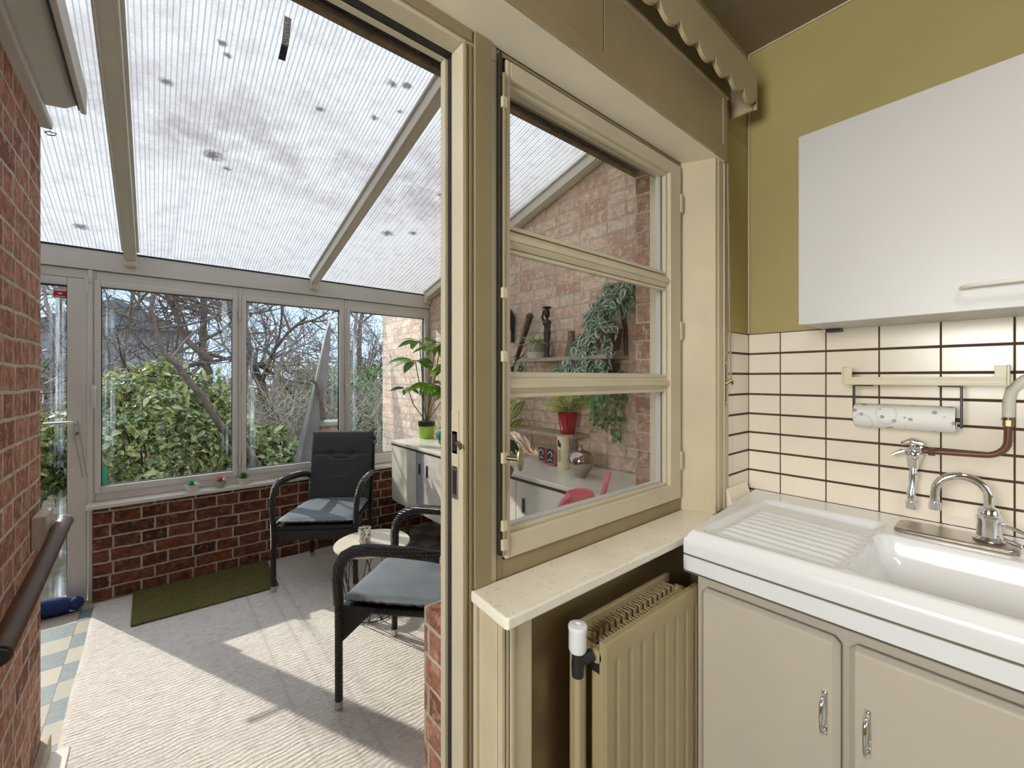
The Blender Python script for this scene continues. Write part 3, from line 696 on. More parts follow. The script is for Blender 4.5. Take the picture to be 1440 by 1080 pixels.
# ================================================================== SINK UNIT
def sink():
    root=thing('sink','white porcelain sink with ribbed drainer and deep bowl','sink',(1.52,0,.90))
    import bisect
    X0,X1=1.188,1.838; 
    def yl(x):   # left edge of the basin runs slightly skew
        t=(x-X0)/(X1-X0); return .632+.068*t
    Yr=-1.15
    def ss(a,b,x):
        t=max(0,min(1,(x-a)/(b-a))); return t*t*(3-2*t)
    def inside(x,y,x0,x1,y0,y1,r,w):
        # smooth 0..1 mask of a rounded rectangle; w = slope width
        dx=max(x0+r-x,x-(x1-r),0); dy=max(y0+r-y,y-(y1-r),0)
        d=math.hypot(dx,dy)-r
        return 1-ss(-w,0,d)
    def z(x,y):
        top=.905
        s=yl(x)-y
        zz=top
        # outer roll
        e=min(x-X0,s)
        zz-= .020*(1-ss(0,.022,e))**2
        # drainer tray
        m=inside(x,y,X0+.030,1.72,.290-.03,.606-.0*x,.035,.016)
        md=m*ss(.255,.30,y)
        ysl=(.60-y)/.32
        if md>0:
            zd=top-.013-.012*max(0,ysl)
            # ribs along Y
            if 1.232<x<1.60:
                ph=((x-1.232)/(1.60-1.232)*9)%1
                rr=math.sin(PI*ph)**2
                env=ss(.585,.560,y)*0+ (1-ss(.560,.585,y))*ss(.285,.31,y)
                zd+= .0085*rr*env
            zz=zz*(1-md)+zd*md
        # bowl
        b=inside(x,y,X0+.036,1.600,-.62,.272,.05,.022)
        b2=inside(x,y,X0+.046,1.590,-.61,.262,.06,.085)
        zz-= .055*b+.125*b2
        # shallow saddle between drainer and bowl
        if X0+.06<x<1.56 and .24<y<.30: zz-= .006*(1-ss(.0,.03,abs(y-.27)))
        return zz
    xs=[X0+ (X1-X0)*i/130 for i in range(131)]; ny=230
    vs=[];fs=[]
    for j in range(ny+1):
        for x in xs:
            tt=j/ny
            # denser near the drainer
            yy=yl(x)+(Yr-yl(x))*(tt**1.35)
            vs.append((x,yy,z(x,yy)))
    n=len(xs)
    for j in range(ny):
        for i in range(n-1): fs.append((j*n+i,(j+1)*n+i,(j+1)*n+i+1,j*n+i+1))
    t=MB(); t.add(vs,fs)
    # skirts: front (x0) and left end
    base=len(t.v)
    prof=[(0,0),(-.003,-.008),(-.004,-.020),(-.004,-.047),(-.0005,-.049),(-.0005,-.053),(-.004,-.055),(-.004,-.095),(0,-.098)]
    path=[]
    for j in range(ny,-1,-4): path.append((vs[j*n],(-1,0)))
    for k,a in enumerate((20,45,70)): pass
    c0=vs[0]
    path.append((c0,(-.7,.7)))
    for i in range(4,n,6): path.append((vs[i],(0,1)))
    path.append((vs[n-1],(0,1)))
    m=len(prof)
    pv=[]
    for (p,nd) in path:
        for (o,dz) in prof:
            zt=p[2] if dz==0 else .885
            pv.append((p[0]-nd[0]*o*1.0*(1 if nd[0] else 1) if nd[0]==-1 else p[0]+nd[0]*(-o), p[1]+nd[1]*(-o), zt+dz*1.0 if dz==0 else .885+dz+.0))
    pf=[]
    for i in range(len(path)-1):
        for k in range(m-1): pf.append((i*m+k,i*m+k+1,(i+1)*m+k+1,(i+1)*m+k))
    # fix direction of the offsets: outward = along nd
    pv=[]
    for (p,nd) in path:
        for (o,dz) in prof:
            pv.append((p[0]+nd[0]*abs(o),p[1]+nd[1]*abs(o), p[2] if dz==0 else .887+dz))
    t.add(pv,pf)
    t.build('basin',M['white_porcelain'],root,smooth=50)
    sm=MB()
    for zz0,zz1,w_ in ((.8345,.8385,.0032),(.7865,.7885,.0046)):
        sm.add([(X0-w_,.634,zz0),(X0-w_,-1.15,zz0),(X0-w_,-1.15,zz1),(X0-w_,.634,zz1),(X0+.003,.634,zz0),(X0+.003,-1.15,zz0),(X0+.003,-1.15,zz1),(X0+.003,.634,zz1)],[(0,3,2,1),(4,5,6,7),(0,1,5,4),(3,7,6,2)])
    sm.build('dark_seam',M['rad_dark'],root)  # dark strips along the front groove and the gap under the basin
    # drain in the bowl
    MB().lathe([(.001,0),(.03,0),(.036,.002),(.036,.004),(.03,.005)],(1.40,-.2,.727),20).build('drain',M['chrome'],root,smooth=40)
    return root
sink()
# mixer tap on its long plate
tp=thing('mixer_tap','curved chrome mixer tap with lever on a long steel plate on sink','tap',(1.69,.05,.905))
pl=[]
for cx_,cy_,a0 in ((1.742,.218,0),(1.672,.218,90),(1.672,.022,180),(1.742,.022,270)):
    for i in range(7):
        a=R(a0+90*i/6); pl.append((cx_+math.cos(a)*.018 if True else 0,cy_+math.sin(a)*.018))
pl=[]
for (cx_,cy_,a0) in ((1.742,.222,0),(1.660,.222,90),(1.660,.020,180),(1.742,.020,270)):
    for i in range(7):
        a=R(a0+15*i); pl.append((cx_+.018*math.cos(a),cy_+.018*math.sin(a)))
MB().prism(pl,.9055,.916).build('base_plate',M['brushed'],tp,.003,smooth=40)
MB().lathe([(.030,0),(.032,.004),(.028,.008),(.024,.012),(.023,.05),(.025,.056),(.025,.062),(.021,.066),(.021,.078),(.017,.086),(.012,.088)],(1.705,.056,.9165),24).build('body',M['chrome'],tp,smooth=40)
sp_=[(1.705,.056,1.000)]
import math as _m
cx0=(1.705,.056); ex=(1.690,.158)
dx=(ex[0]-cx0[0])/2; dy=(ex[1]-cx0[1])/2
for i in range(0,13):
    a=PI*i/12
    sp_.append((cx0[0]+dx*(1-math.cos(a)),cx0[1]+dy*(1-math.cos(a)),1.028+.052*math.sin(a)))
sp_.append((ex[0],ex[1],.998))
MB().tube(sp_,.0105,16).build('spout',M['chrome'],tp,smooth=50)
MB().cyl((ex[0],ex[1],1.000),(ex[0],ex[1],.978),.0135,n=18).build('aerator',M['chrome'],tp,smooth=40)
MB().add([(1.700,.040,.962),(1.716,.040,.962),(1.712,-.030,.936),(1.706,-.030,.936),(1.700,.046,.975),(1.716,.046,.975),(1.714,-.032,.942),(1.704,-.032,.942)],[(0,3,2,1),(4,5,6,7),(0,1,5,4),(1,2,6,5),(2,3,7,6),(3,0,4,7)]).tube([(1.690,.030,.930),(1.672,.0,.924),(1.690,-.03,.930),(1.710,-.034,.938)],.006,8).build('lever',M['chrome'],tp,.002,smooth=50)
# wall tap
wt=thing('wall_tap','old chrome swivel tap on the tiles fed by a brown pipe','tap',(1.80,.21,1.12))
MB().cyl((1.842,.212,1.118),(1.800,.212,1.118),.014,n=16).cyl((1.842,.212,1.118),(1.836,.212,1.118),.022,n=20).cyl((1.812,.212,1.118),(1.802,.212,1.118),.021,.019,n=6).build('inlet',M['chrome'],wt,.001,smooth=35)
MB().sphere((1.79,.214,1.115),.022,10).cyl((1.79,.214,1.115),(1.79,.214,1.072),.020,.013,n=14).build('body',M['chrome'],wt,smooth=60)
MB().cyl((1.79,.214,1.128),(1.775,.214,1.150),.008,n=8).tube([(1.770,.190,1.148),(1.772,.214,1.156),(1.770,.240,1.146)],[.006,.010,.006],8).cyl((1.782,.236,1.122),(1.772,.262,1.108),.010,.004,8).build('handle',M['chrome'],wt,smooth=60)
MB().tube([(1.79,.214,1.075),(1.785,.214,1.05),(1.787,.216,1.02),(1.780,.218,1.000),(1.782,.218,.968)],[.010,.0115,.009,.0115,.0115],12).build('spout',M['chrome'],wt,smooth=60)
MB().cyl((1.782,.218,.970),(1.782,.218,.948),.0145,n=16).build('aerator',M['chrome'],wt,smooth=40)
# water pipe and hose
pp=thing('water_pipe','brown painted water pipe bending up the tiles to a white hose','pipe',(1.82,.1,1.13))
pts=[(1.825,.200,1.124),(1.825,.172,1.124)]+[(1.825,.07,1.128)]+[(1.825,.07-.045*math.sin(R(a)),1.173-.045*math.cos(R(a))) for a in range(0,91,15)]+[(1.825,.024,1.215)]
MB().tube(pts,.0085,12).build('copper_run',M['copper'],pp,smooth=60)
MB().cyl((1.825,.185,1.124),(1.825,.170,1.124),.014,n=6).build('nut',M['copper'],pp,.001)
MB().cyl((1.825,.024,1.214),(1.825,.024,1.232),.0115,n=6).cyl((1.825,.024,1.232),(1.825,.024,1.236),.014,n=16).cyl((1.825,.024,1.236),(1.825,.024,1.262),.011,n=14).build('brass_coupling',M['brass'],pp,.001,smooth=35)
MB().tube([(1.825,.024,1.240),(1.825,.023,1.285),(1.82,.018,1.315),(1.815,-.005,1.345),(1.81,-.05,1.375),(1.81,-.12,1.38)],.0125,12).build('hose',M['hose'],pp,smooth=60)
# shelf rack
rk=thing('wall_rack','narrow cream plastic rack fixed on the tiles above paper towels','rack',(1.80,.2,1.33))
MB().box(1.738,1.842,.030,.372,1.331,1.337).build('tray',M['plastic_cream'],rk,.001)
MB().box(1.733,1.7385,.026,.376,1.327,1.352).box(1.731,1.7335,.026,.376,1.329,1.334).box(1.731,1.7335,.026,.376,1.343,1.347).build('front_rail',M['plastic_cream'],rk,.001)
for y in (.3765,.0205):
    MB().box(1.734,1.842,y,y+.005,1.329,1.385).box(1.736,1.742,y+(-.022 if y>.2 else .005),y+(0 if y>.2 else .027),1.3375,1.383).build('end_bracket',M['plastic_cream'],rk,.001)
t=MB().box(1.8385,1.8425,.05,.36,1.3375,1.352)
y=.068
for wd in (.03,.012,.028,.06,.012,.062,.012,.026):
    t.box(1.826,1.830,y,y+wd,1.3375,1.350); y+=wd+.008
t.build('back_strip',M['plastic_cream'],rk,.0005)
# paper towel holder and roll
ph=thing('paper_towel_holder','black bent holder under the cream rack','holder',(1.79,.24,1.26))
for y in (.352,.108):
    MB().box(1.755,1.772 if y>.2 else 1.777,y,y+.005,1.205,1.326).box(1.755,1.780,y-(.045 if y>.2 else -.005),y if y>.2 else y+.05,1.3225,1.3265).build('arm',M['black'],ph,.001)
MB().cyl((1.765,.113,1.228),(1.765,.352,1.228),.006,n=10).build('spindle',M['black'],ph)
rl=tag(MB().lathe([(.017,-.113),(.036,-.115),(.038,-.112),(.038,.112),(.036,.115),(.017,.113)],(0,0,0),36,cap=False).build('paper_towel_roll',M['paper'],smooth=40),'white patterned paper towel roll under the cream rack','paper towel')
rl.rotation_euler=(R(90),0,0); rl.location=(1.765,.236,1.228)
B(1.7262,1.7274,.124,.348,1.185,1.228).build('loose_sheet',M['paper'],None) if False else None

# base cupboard
cb=thing('base_cupboard','cream painted cupboard with chrome handles under the sink','cupboard',(1.52,0,0))
MB().box(1.2217,1.84,-1.15,.610,.10,.783).box(1.27,1.84,-1.15,.60,0,.0995).build('carcass',M['cab_cream'],cb,.002)
for i,(y0,y1,hy) in enumerate(((.266,.590,.293),(-.085,.250,.215),(-.436,-.101,-.13),(-.787,-.452,-.49),(-1.138,-.803,-.84))):
    dr=MB().box(1.189,1.2215,y0,y1,.13,.752).build('door',M['cab_cream'],cb,.013,seg=1)
    z0,z1=.535,.618
    hb=MB().box(1.1865,1.1885,hy-.006,hy+.006,z0-.010,z1+.010).build('handle',M['chrome'],dr,.0012)
    hb2=MB().tube([(1.187,hy,z1),(1.169,hy,z1-.002),(1.161,hy,z1-.014),(1.159,hy,(z0+z1)/2),(1.161,hy,z0+.014),(1.169,hy,z0+.002),(1.187,hy,z0)],.0045,10).build('handle_bow',M['chrome'],dr,smooth=60)
# wall cabinet
wc=thing('wall_cabinet','white flap door wall cabinet above the tiles','cabinet',(1.7,-.1,1.52))
MB().box(1.580,1.849,-.75,.449,1.520,2.105).build('carcass',M['cab_white'],wc,.001)
dr=MB().box(1.559,1.579,-.75,.453,1.516,2.110).build('door',M['cab_white'],wc,.002)
MB().tube([(1.558,.098,1.575),(1.540,.094,1.575),(1.534,.075,1.576),(1.534,-.085,1.576),(1.540,-.104,1.575),(1.558,-.108,1.575)],.0052,12,flat=.8).build('handle',M['hose'],dr,smooth=60)
MB().box(1.80,1.845,.40,.4405,1.509,1.5195).build('bracket',M['black'],wc,.001)
# ================================================================== SUNROOM SHELL
struct(B(-1.45,2.0,1.03,3.80,-.06,0).build('floor_sunroom',M['floortile']))
struct(B(2.0,2.25,1.03,3.80,0,3.05).build('wall_right_sunroom',M['brick_right']))
struct(B(2.0,2.25,3.80,4.70,-.3,3.4).build('wall_right_garden',M['brick_right']))
struct(MB().prism([(1.03,0),(2.225,0),(2.225,2.47),(1.03,2.78)],-1.45,-.31,'x').build('wall_left_sunroom',M['brick_left']))
struct(MB().prism([(2.226,0),(3.80,0),(3.80,2.05),(2.226,2.47)],-1.45,-1.36,'x').build('wall_left_end',M['pvc']))
struct(MB().box(-.285,2.0,3.56,3.80,0,.571).build('wall_front_sunroom',M['brick_front'],bevel=.004))
struct(MB().box(-.312,1.998,3.498,3.64,.572,.594).build('window_sill_sunroom',M['pvc'],bevel=.003))
zr=lambda y: 2.14+.2595*(3.64-y)
def sheet():
    vs=[];fs=[];x=-1.45;xs=[]
    per=.034; k=0
    while x<1.999:
        xs.append(x); x+=per/10
    for x in xs:
        t=((x+5+per/2)%per)/per
        h=.0052*(t**.8 if t<.88 else (1-t)/.12)   # shallow saw tooth flutes
        for y in (1.045,3.80): vs.append((x,y,zr(y)+.002+h))
    for i in range(len(xs)-1): fs.append((2*i,2*i+1,2*i+3,2*i+2))
    return MB().add(vs,fs)
struct(sheet().build('ceiling_sunroom',M['poly'],smooth=30))
def rafter(x0,x1,nm):
    t=MB()
    t.prism([(1.045,zr(1.045)-.075),(3.565,zr(3.565)-.075),(3.565,zr(3.565)-.110),(3.598,zr(3.6)-.110),(3.598,zr(3.6)-.002),(1.045,zr(1.045)-.002)],x0,x1,'x')
    o=struct(t.build(nm,M['rafter'],bevel=.003))
    MB().prism([(1.045,zr(1.045)-.075-.006),(3.565,zr(3.565)-.075-.006),(3.565,zr(3.565)-.0755),(1.045,zr(1.045)-.0755)],x0+.012,x1-.012,'x').build('edge_cap',M['rafter'],o)
    MB().prism([(1.045,zr(1.045)-.014),(3.59,zr(3.59)-.014),(3.59,zr(3.59)-.002),(1.045,zr(1.045)-.002)],x0-.012,x1+.012,'x').build('glazing_strip',M['blackrub'] if False else M['pvcw'],o)
rafter(-.148,-.088,'trim_15'); rafter(.935,.990,'trim_16'); rafter(1.935,1.998,'trim_17'); rafter(-1.25,-1.19,'trim_18')
MB_=MB().box(-1.36,1.998,3.600,3.70,2.003,2.118).box(-1.36,1.998,3.597,3.601,2.112,2.1175)
bm_=struct(MB_.build('trim_19',M['pvcw'],bevel=.002))
MB().box(-1.36,1.998,3.603,3.66,2.119,2.132).build('gasket',M['black'],bm_)

# upvc windows
def upvc(nm,x0,x1,gx0,gx1,handle,hinge,label,z0=.600,z1=2.000,gz0=.684,gz1=1.905):
    o=sempty(nm,label)
    MB().box(x0,gx0-.022,3.615,3.69,z0,z1).box(gx1+.022,x1,3.615,3.69,z0,z1).box(gx0-.022,gx1+.022,3.615,3.69,z0,gz0-.034).box(gx0-.022,gx1+.022,3.615,3.69,gz1+.028,z1).build('window_frame',M['pvc'],o,.004)
    MB().box(gx0-.030,gx0,3.605,3.66,gz0-.040,gz1+.034).box(gx1,gx1+.030,3.605,3.66,gz0-.040,gz1+.034).box(gx0,gx1,3.605,3.66,gz0-.040,gz0).box(gx0,gx1,3.605,3.66,gz1,gz1+.034).build('sash',M['pvc'],o,.005)
    MB().box(gx0-.0005,gx0+.004,3.625,3.65,gz0,gz1).box(gx1-.004,gx1+.0005,3.625,3.65,gz0,gz1).box(gx0,gx1,3.625,3.65,gz0,gz0+.004).box(gx0,gx1,3.625,3.65,gz1-.004,gz1).build('rubber_seal',M['black'],o)
    B(gx0+.001,gx1-.001,3.637,3.641,gz0+.001,gz1-.001).build('pane',M['glasss'],o)
    if handle is not None:
        h=MB().box(handle-.012,handle+.012,3.598,3.604,1.24,1.31).tube([(handle,3.602,1.29),(handle,3.575,1.29),(handle,3.570,1.285),(handle,3.570,1.17)],.008,8,flat=1.3).build('handle',M['pvcw'],o,.002,smooth=50)
    if hinge is not None:
        for z in (1.81,1.30,.77): MB().cyl((hinge,3.600,z-.04),(hinge,3.600,z+.04),.0075,n=10).build('hinge',M['pvc'],o,smooth=40)
    return o
w2=upvc('window_2',-.305,.4595,-.254,.425,-.283,.466,'white plastic window left of the sunroom, next to the garden door')
w3=upvc('window_3',.4605,1.2095,.508,1.168,1.219,None,'middle white plastic sunroom window behind the chair')
w4=upvc('window_4',1.2105,1.998,1.255,1.945,None,1.962,'right white plastic sunroom window beside the brick wall')
MB().box(-.252,-.226,3.634,3.6365,.69,.80).build('teal_sticker',M['greenlabel'],w2)
# garden door
dd=sempty('door_1','white plastic glazed garden door at the left')
MB().box(-.3095,-.288,3.60,3.69,0,2.0).box(-1.36,-1.29,3.61,3.69,0,2.0).box(-1.29,-.3095,3.615,3.69,1.945,2.0).build('door_frame',M['pvc'],dd,.004)
MB().box(-.396,-.314,3.602,3.66,.012,1.94).box(-1.285,-1.20,3.602,3.66,.012,1.94).box(-1.20,-.396,3.602,3.66,1.895,1.94).box(-1.20,-.396,3.602,3.66,.012,.040).build('door_leaf',M['pvc'],dd,.004)
MB().box(-.401,-.396,3.625,3.65,.04,1.895).box(-1.20,-.396,3.625,3.65,1.888,1.895).box(-1.20,-.396,3.625,3.65,.04,.046).build('rubber_seal',M['black'],dd)
B(-1.199,-.397,3.637,3.641,.041,1.894).build('pane',M['glasss'],dd)
MB().box(-.372,-.336,3.594,3.602,.98,1.15).build('lock_plate',M['pvcw'],dd,.004)
MB().cyl((-.354,3.60,1.088),(-.354,3.556,1.088),.010,n=12).tube([(-.350,3.552,1.088),(-.40,3.550,1.088),(-.485,3.552,1.086)],.0095,10).build('lever_handle',M['chrome'],dd,smooth=50)
MB().cyl((-.352,3.594,1.02),(-.352,3.586,1.02),.009,n=10).box(-.353,-.351,3.572,3.587,1.008,1.026).build('key',M['brass'],dd,smooth=40)
pl2=thing('lanyard','pale cord loop hanging from the garden door handle','cord',(-.352,3.54,1.09))
MB().tube([(-.352,3.538,1.098),(-.340,3.538,1.06),(-.312,3.54,.80),(-.306,3.54,.765),(-.326,3.542,.765),(-.330,3.542,.80),(-.362,3.545,1.03),(-.362,3.545,1.095)],.0038,8).build('cord',M['steel'],pl2,smooth=50)
MB().box(-.325,-.305,3.5975,3.6015,1.86,1.965).box(-.303,-.292,3.594,3.6,1.92,1.95).build('hinge_cover',M['pvcw'],dd,.002)
# stickers on door glass (generic alarm sticker)
s=MB().box(-.455,-.402,3.6335,3.6365,1.820,1.862).build('sticker',M['redlabel'],dd)
MB().box(-.452,-.405,3.632,3.6334,1.8635,1.880).add([(-.440,3.6325,1.850),(-.417,3.6325,1.850),(-.4285,3.6325,1.838),(-.440,3.6334,1.850),(-.417,3.6334,1.850),(-.4285,3.6334,1.838)],[(0,1,2),(3,5,4)]).box(-.450,-.407,3.6325,3.6334,1.826,1.830).build('sticker_mark',M['whitelabel'],s)

# draught stopper
dg=thing('draught_stopper','navy blue fabric draught stopper lying at garden door','draught stopper',(-.6,3.52,.05))
pts=[(-1.15,3.53,.050),(-1.0,3.53,.053),(-.8,3.525,.051),(-.6,3.53,.053),(-.46,3.525,.052),(-.40,3.52,.045)]
MB().tube(pts+[(-.372,3.52,.040)],[.02,.048,.050,.050,.050,.047,.040],16).build('roll',M['blue'],dg,smooth=60)
MB().sphere((-.352,3.51,.046),.036,10,1,1.1,1.0).build('tied_end',M['blue'],dg,smooth=60)

# carpet and mat
def carpetmesh():
    t=MB(); nx,ny=150,110; x0,x1,y0,y1=-.275,1.46,1.05,3.545
    random.seed(3)
    vs=[]
    for j in range(ny+1):
        for i in range(nx+1):
            x=x0+(x1-x0)*i/nx; y=y0+(y1-y0)*j/ny
            e=min(x-x0,x1-x,y-y0,y1-y)
            zz=.011 if e>.004 else .001
            if i in (0,nx): x+=.002*math.sin(y*9)
            zz+=.0015*math.sin(x*7+y*3)*math.sin(y*5) if e>.004 else 0
            vs.append((x,y,zz))
    fs=[(j*(nx+1)+i,j*(nx+1)+i+1,(j+1)*(nx+1)+i+1,(j+1)*(nx+1)+i) for j in range(ny) for i in range(nx)]
    return t.add(vs,fs)
tag(carpetmesh().build('carpet',M['carpet'],smooth=60,loc=(.6,2.3,0)),'large beige woven carpet covering the sunroom floor','carpet')
tag(MB().prism([(-.100,3.06),(.575,3.045),(.612,3.07),(.625,3.535),(-.105,3.538)],.0135,.024).build('door_mat',M['coir'],loc=(.2,3.3,.013),bevel=.004),'olive green coir mat along the low brick wall','mat')
tag(MB().prism([(.590,1.19),(.68,1.16),(.80,1.12),(.82,1.20),(.66,1.262)],.0135,.018).build('striped_towel',M['sidegrey'],loc=(.65,1.2,.013)),'corner of a blue grey cloth on the carpet beside doorway','cloth')

# left wall objects
bx=thing('junction_box','beige plastic box on the left red brick wall','box',(-.28,2.1,.84))
MB().box(-.3095,-.2755,2.066,2.18,.785,.892).build('housing',M['wallblock'],bx,.003)
MB().box(-.3085,-.274,2.181,2.188,.783,.894).build('cover',M['pvcw'],bx,.001)
rb=thing('handrail','dark brown metal tube handrail on the left brick wall','handrail',(-.25,1.9,.80))
MB().tube([(-.250,1.36,.772),(-.250,2.20,.832)],.0225,24).build('tube',M['wood'],rb,smooth=60)
MB().tube([(-.250,2.2005,.832),(-.250,2.215,.833)],.0245,24).build('end_cap',M['brushed'],rb,.002,smooth=40)
MB().tube([(-.250,1.357,.772),(-.250,1.350,.7715)],.019,20).build('end_plug',M['black'],rb)
MB().cyl((-.3095,2.13,.826),(-.262,2.13,.827),.008,n=10).build('bracket',M['black'],rb)
bl=thing('blind_cassette','long cream folding blind casing mounted atop left brick wall','blind',(-.26,1.7,2.3))
MB().box(-.322,-.279,1.06,2.222,2.232,2.262).build('wall_batten',M['pvcw'],bl,.006)
MB().prism([(-.279,2.262),(-.235,2.268),(-.205,2.290),(-.205,2.345),(-.309,2.345),(-.309,2.2625)],1.06,2.10,'y').build('casing',M['pvcw'],bl,.006,smooth=30)
MB().box(-.2035,-.198,1.06,2.095,2.275,2.345).build('gap_seal',M['black'],bl)
MB().box(-.1975,-.182,1.06,2.09,2.262,2.350).build('bottom_bar',M['pvcw'],bl,.004)
lp=MB().tube([(-.300,2.223,2.222),(-.290,2.215,2.21),(-.272,2.20,2.208),(-.268,2.20,2.215),(-.285,2.21,2.222),(-.300,2.223,2.222)],.0018,6).build('cord_loop',M['black'],bl,smooth=60)
struct(MB().prism([(1.05,0),(2.24,0),(2.24,.07),(1.05,.10)],-.309,-.285,'x').build('baseboard_left',M['shelfwood'],bevel=.004))
struct(MB().box(-.309,-.235,1.05,2.215,0,.018).build('trim_20',M['marble'],bevel=.003))

# ================================================================== CHAIRS
def cushion(w0,w1,d,t,fn=None,n=26,m=26,rib=0):
    # puffed pad in the XY plane, width w0 at y=-d/2 and w1 at y=+d/2
    vs=[];fs=[]
    for side in (1,-1):
        for j in range(m+1):
            for i in range(n+1):
                u=-1+2*i/n; v=-1+2*j/m
                uu=math.copysign(abs(u)**.8,u); vv=math.copysign(abs(v)**.8,v)
                w=(w0+(w1-w0)*(vv+1)/2)/2
                h=(max(0,1-abs(uu)**5)*max(0,1-abs(vv)**5))**.4
                z=side*t/2*h*(1+ .05*math.sin(i*2.7+j*1.3))
                x=uu*w; y=vv*d/2
                # crimped edge
                if h<.6: z+= .0025*math.sin(math.atan2(v,u)*46)
                if fn and side==1: z+=fn(x,y)
                vs.append((x,y,z))
    N_=(n+1)*(m+1)
    for s_ in (0,1):
        for j in range(m):
            for i in range(n):
                a=s_*N_+j*(n+1)+i
                q=(a,a+1,a+n+2,a+n+1)
                fs.append(q if s_==0 else q[::-1])
    for i in range(n):
        fs.append((i,N_+i,N_+i+1,i+1)); a=m*(n+1)+i; fs.append((a,a+1,N_+a+1,N_+a))
    for j in range(m):
        a=j*(n+1); fs.append((a,a+n+1,N_+a+n+1,N_+a)); a=j*(n+1)+n; fs.append((a,N_+a,N_+a+n+1,a+n+1))
    return vs,fs
def make_chair():
    root=thing('garden_armchair','x','chair',local=True)
    def P(mb,nm,mat,par=None,**k): return mb.build(nm,mat,par or root,local=True,**k)
    for s in (-1,1):
        lg=P(MB().tube([(s*.25,-.262,.032),(s*.252,-.262,.42)],.0155,14),'leg',M['wicker'],smooth=60)
        P(MB().cyl((s*.25,-.262,0),(s*.25,-.262,.032),.0165,n=14),'foot_cap',M['steel'],lg,smooth=40)
        lb=P(MB().tube([(s*.213,.262,.032),(s*.22,.235,.42)],.0145,14),'leg',M['wicker'],smooth=60)
        P(MB().cyl((s*.213,.263,0),(s*.213,.262,.032),.0155,n=14),'foot_cap',M['steel'],lb,smooth=40)
        pts=[(s*.252,-.262,.42),(s*.256,-.264,.52),(s*.260,-.256,.575),(s*.264,-.228,.620),(s*.268,-.185,.645),(s*.268,-.12,.656),(s*.262,0,.655),(s*.25,.12,.645),(s*.236,.21,.628),(s*.225,.262,.610)]
        P(MB().tube(pts,[.0165,.018,.019,.020,.020,.020,.019,.019,.018,.017],14,flat=1.25),'arm',M['wickerarm'],smooth=60)
        P(MB().prism([(-.246,.415),(-.10,.415),(-.246,.27)],s*.248-.006,s*.248+.006,'x'),'corner_brace',M['wicker'],bevel=.003)
    P(MB().prism([(-.236,-.268),(.236,-.268),(.212,.245),(-.212,.245)],.378,.405),'seat',M['wicker'],bevel=.008)
    P(MB().box(-.238,.238,-.270,-.256,.315,.3775),'seat_apron',M['wicker'],bevel=.004)
    # backrest frame, leaning back
    def bk(u,h): return (u,.245+h*.22,.40+h)
    P(MB().tube([bk(-.215,0),bk(-.222,.25),bk(-.215,.42),bk(-.19,.455),bk(0,.465),bk(.19,.455),bk(.215,.42),bk(.222,.25),bk(.215,0)],.0155,12),'backrest_frame',M['wicker'],smooth=60)
    t=MB(); a=[bk(-.21,.02),bk(.21,.02),bk(.21,.44),bk(-.21,.44)]
    t.add([*a,*[(x,y+.010,z) for x,y,z in a]],[(0,1,2,3),(7,6,5,4),(0,4,5,1),(1,5,6,2),(2,6,7,3),(3,7,4,0)])
    P(t,'backrest_panel',M['wicker'])
    # pads
    def sf(x,y): return .004*math.exp(-((y)**2)/.02)*0
    vs,fs=cushion(.475,.425,.50,.052)
    P(MB().add([(x,y-.012,z+.433) for x,y,z in vs],fs),'seat_cushion',M['seatpad'],smooth=50)
    def tf(x,y):
        v=0
        for bx_ in (-.075,.075): v-=.020*math.exp(-((x-bx_)**2+(y-.085)**2)/.0006)
        v-=.008*math.exp(-((y-.085)**2)/.00012)*(1 if abs(x)<.2 else 0)
        for k,yy in enumerate((.050,.024,.0,-.024,-.046,-.068)): v-=(.009-.0012*k)*math.exp(-((y-yy)**2)/.00007)*math.exp(-(x/.075)**4)
        return v
    vs,fs=cushion(.435,.455,.51,.050,tf,40,70)
    c,s_=math.cos(math.atan(.22)),math.sin(math.atan(.22))
    out=[]
    for x,y,z in vs:
        h=(y+.255); out.append((x,.198+h*s_-z*c,.43+h*c+z*s_))
    P(MB().add(out,fs),'back_cushion',M['cushion'],smooth=50)
    # cloth hood folded over the top of the backrest
    hp=[]
    P(MB().tube([bk(-.232,.455),bk(-.20,.490),bk(-.10,.500),bk(0,.506),bk(.10,.500),bk(.20,.490),bk(.232,.455)],[.012,.024,.026,.027,.026,.024,.012],12),'top_strap',M['cushion'],smooth=60)
    for s in (-1,1): P(MB().tube([(s*.225,.235,.43),(s*.238,.25,.415),(s*.24,.255,.37)],.004,6),'tie',M['cushion'],smooth=60)
    return root
c1=make_chair(); c2=copy_tree(c1)
c1.location=(.925,3.077,.0135); c1.rotation_euler=(0,0,math.atan2(-.579,.815))
tag(c1,'charcoal cushioned wicker armchair standing by the front windows','chair','garden armchairs in the sunroom')
c2.location=(.931,1.733,.0135); c2.rotation_euler=(0,0,math.atan2(-.64,-.768))
tag(c2,'charcoal cushioned wicker armchair seen sideways, partly behind the door post','chair','garden armchairs in the sunroom')

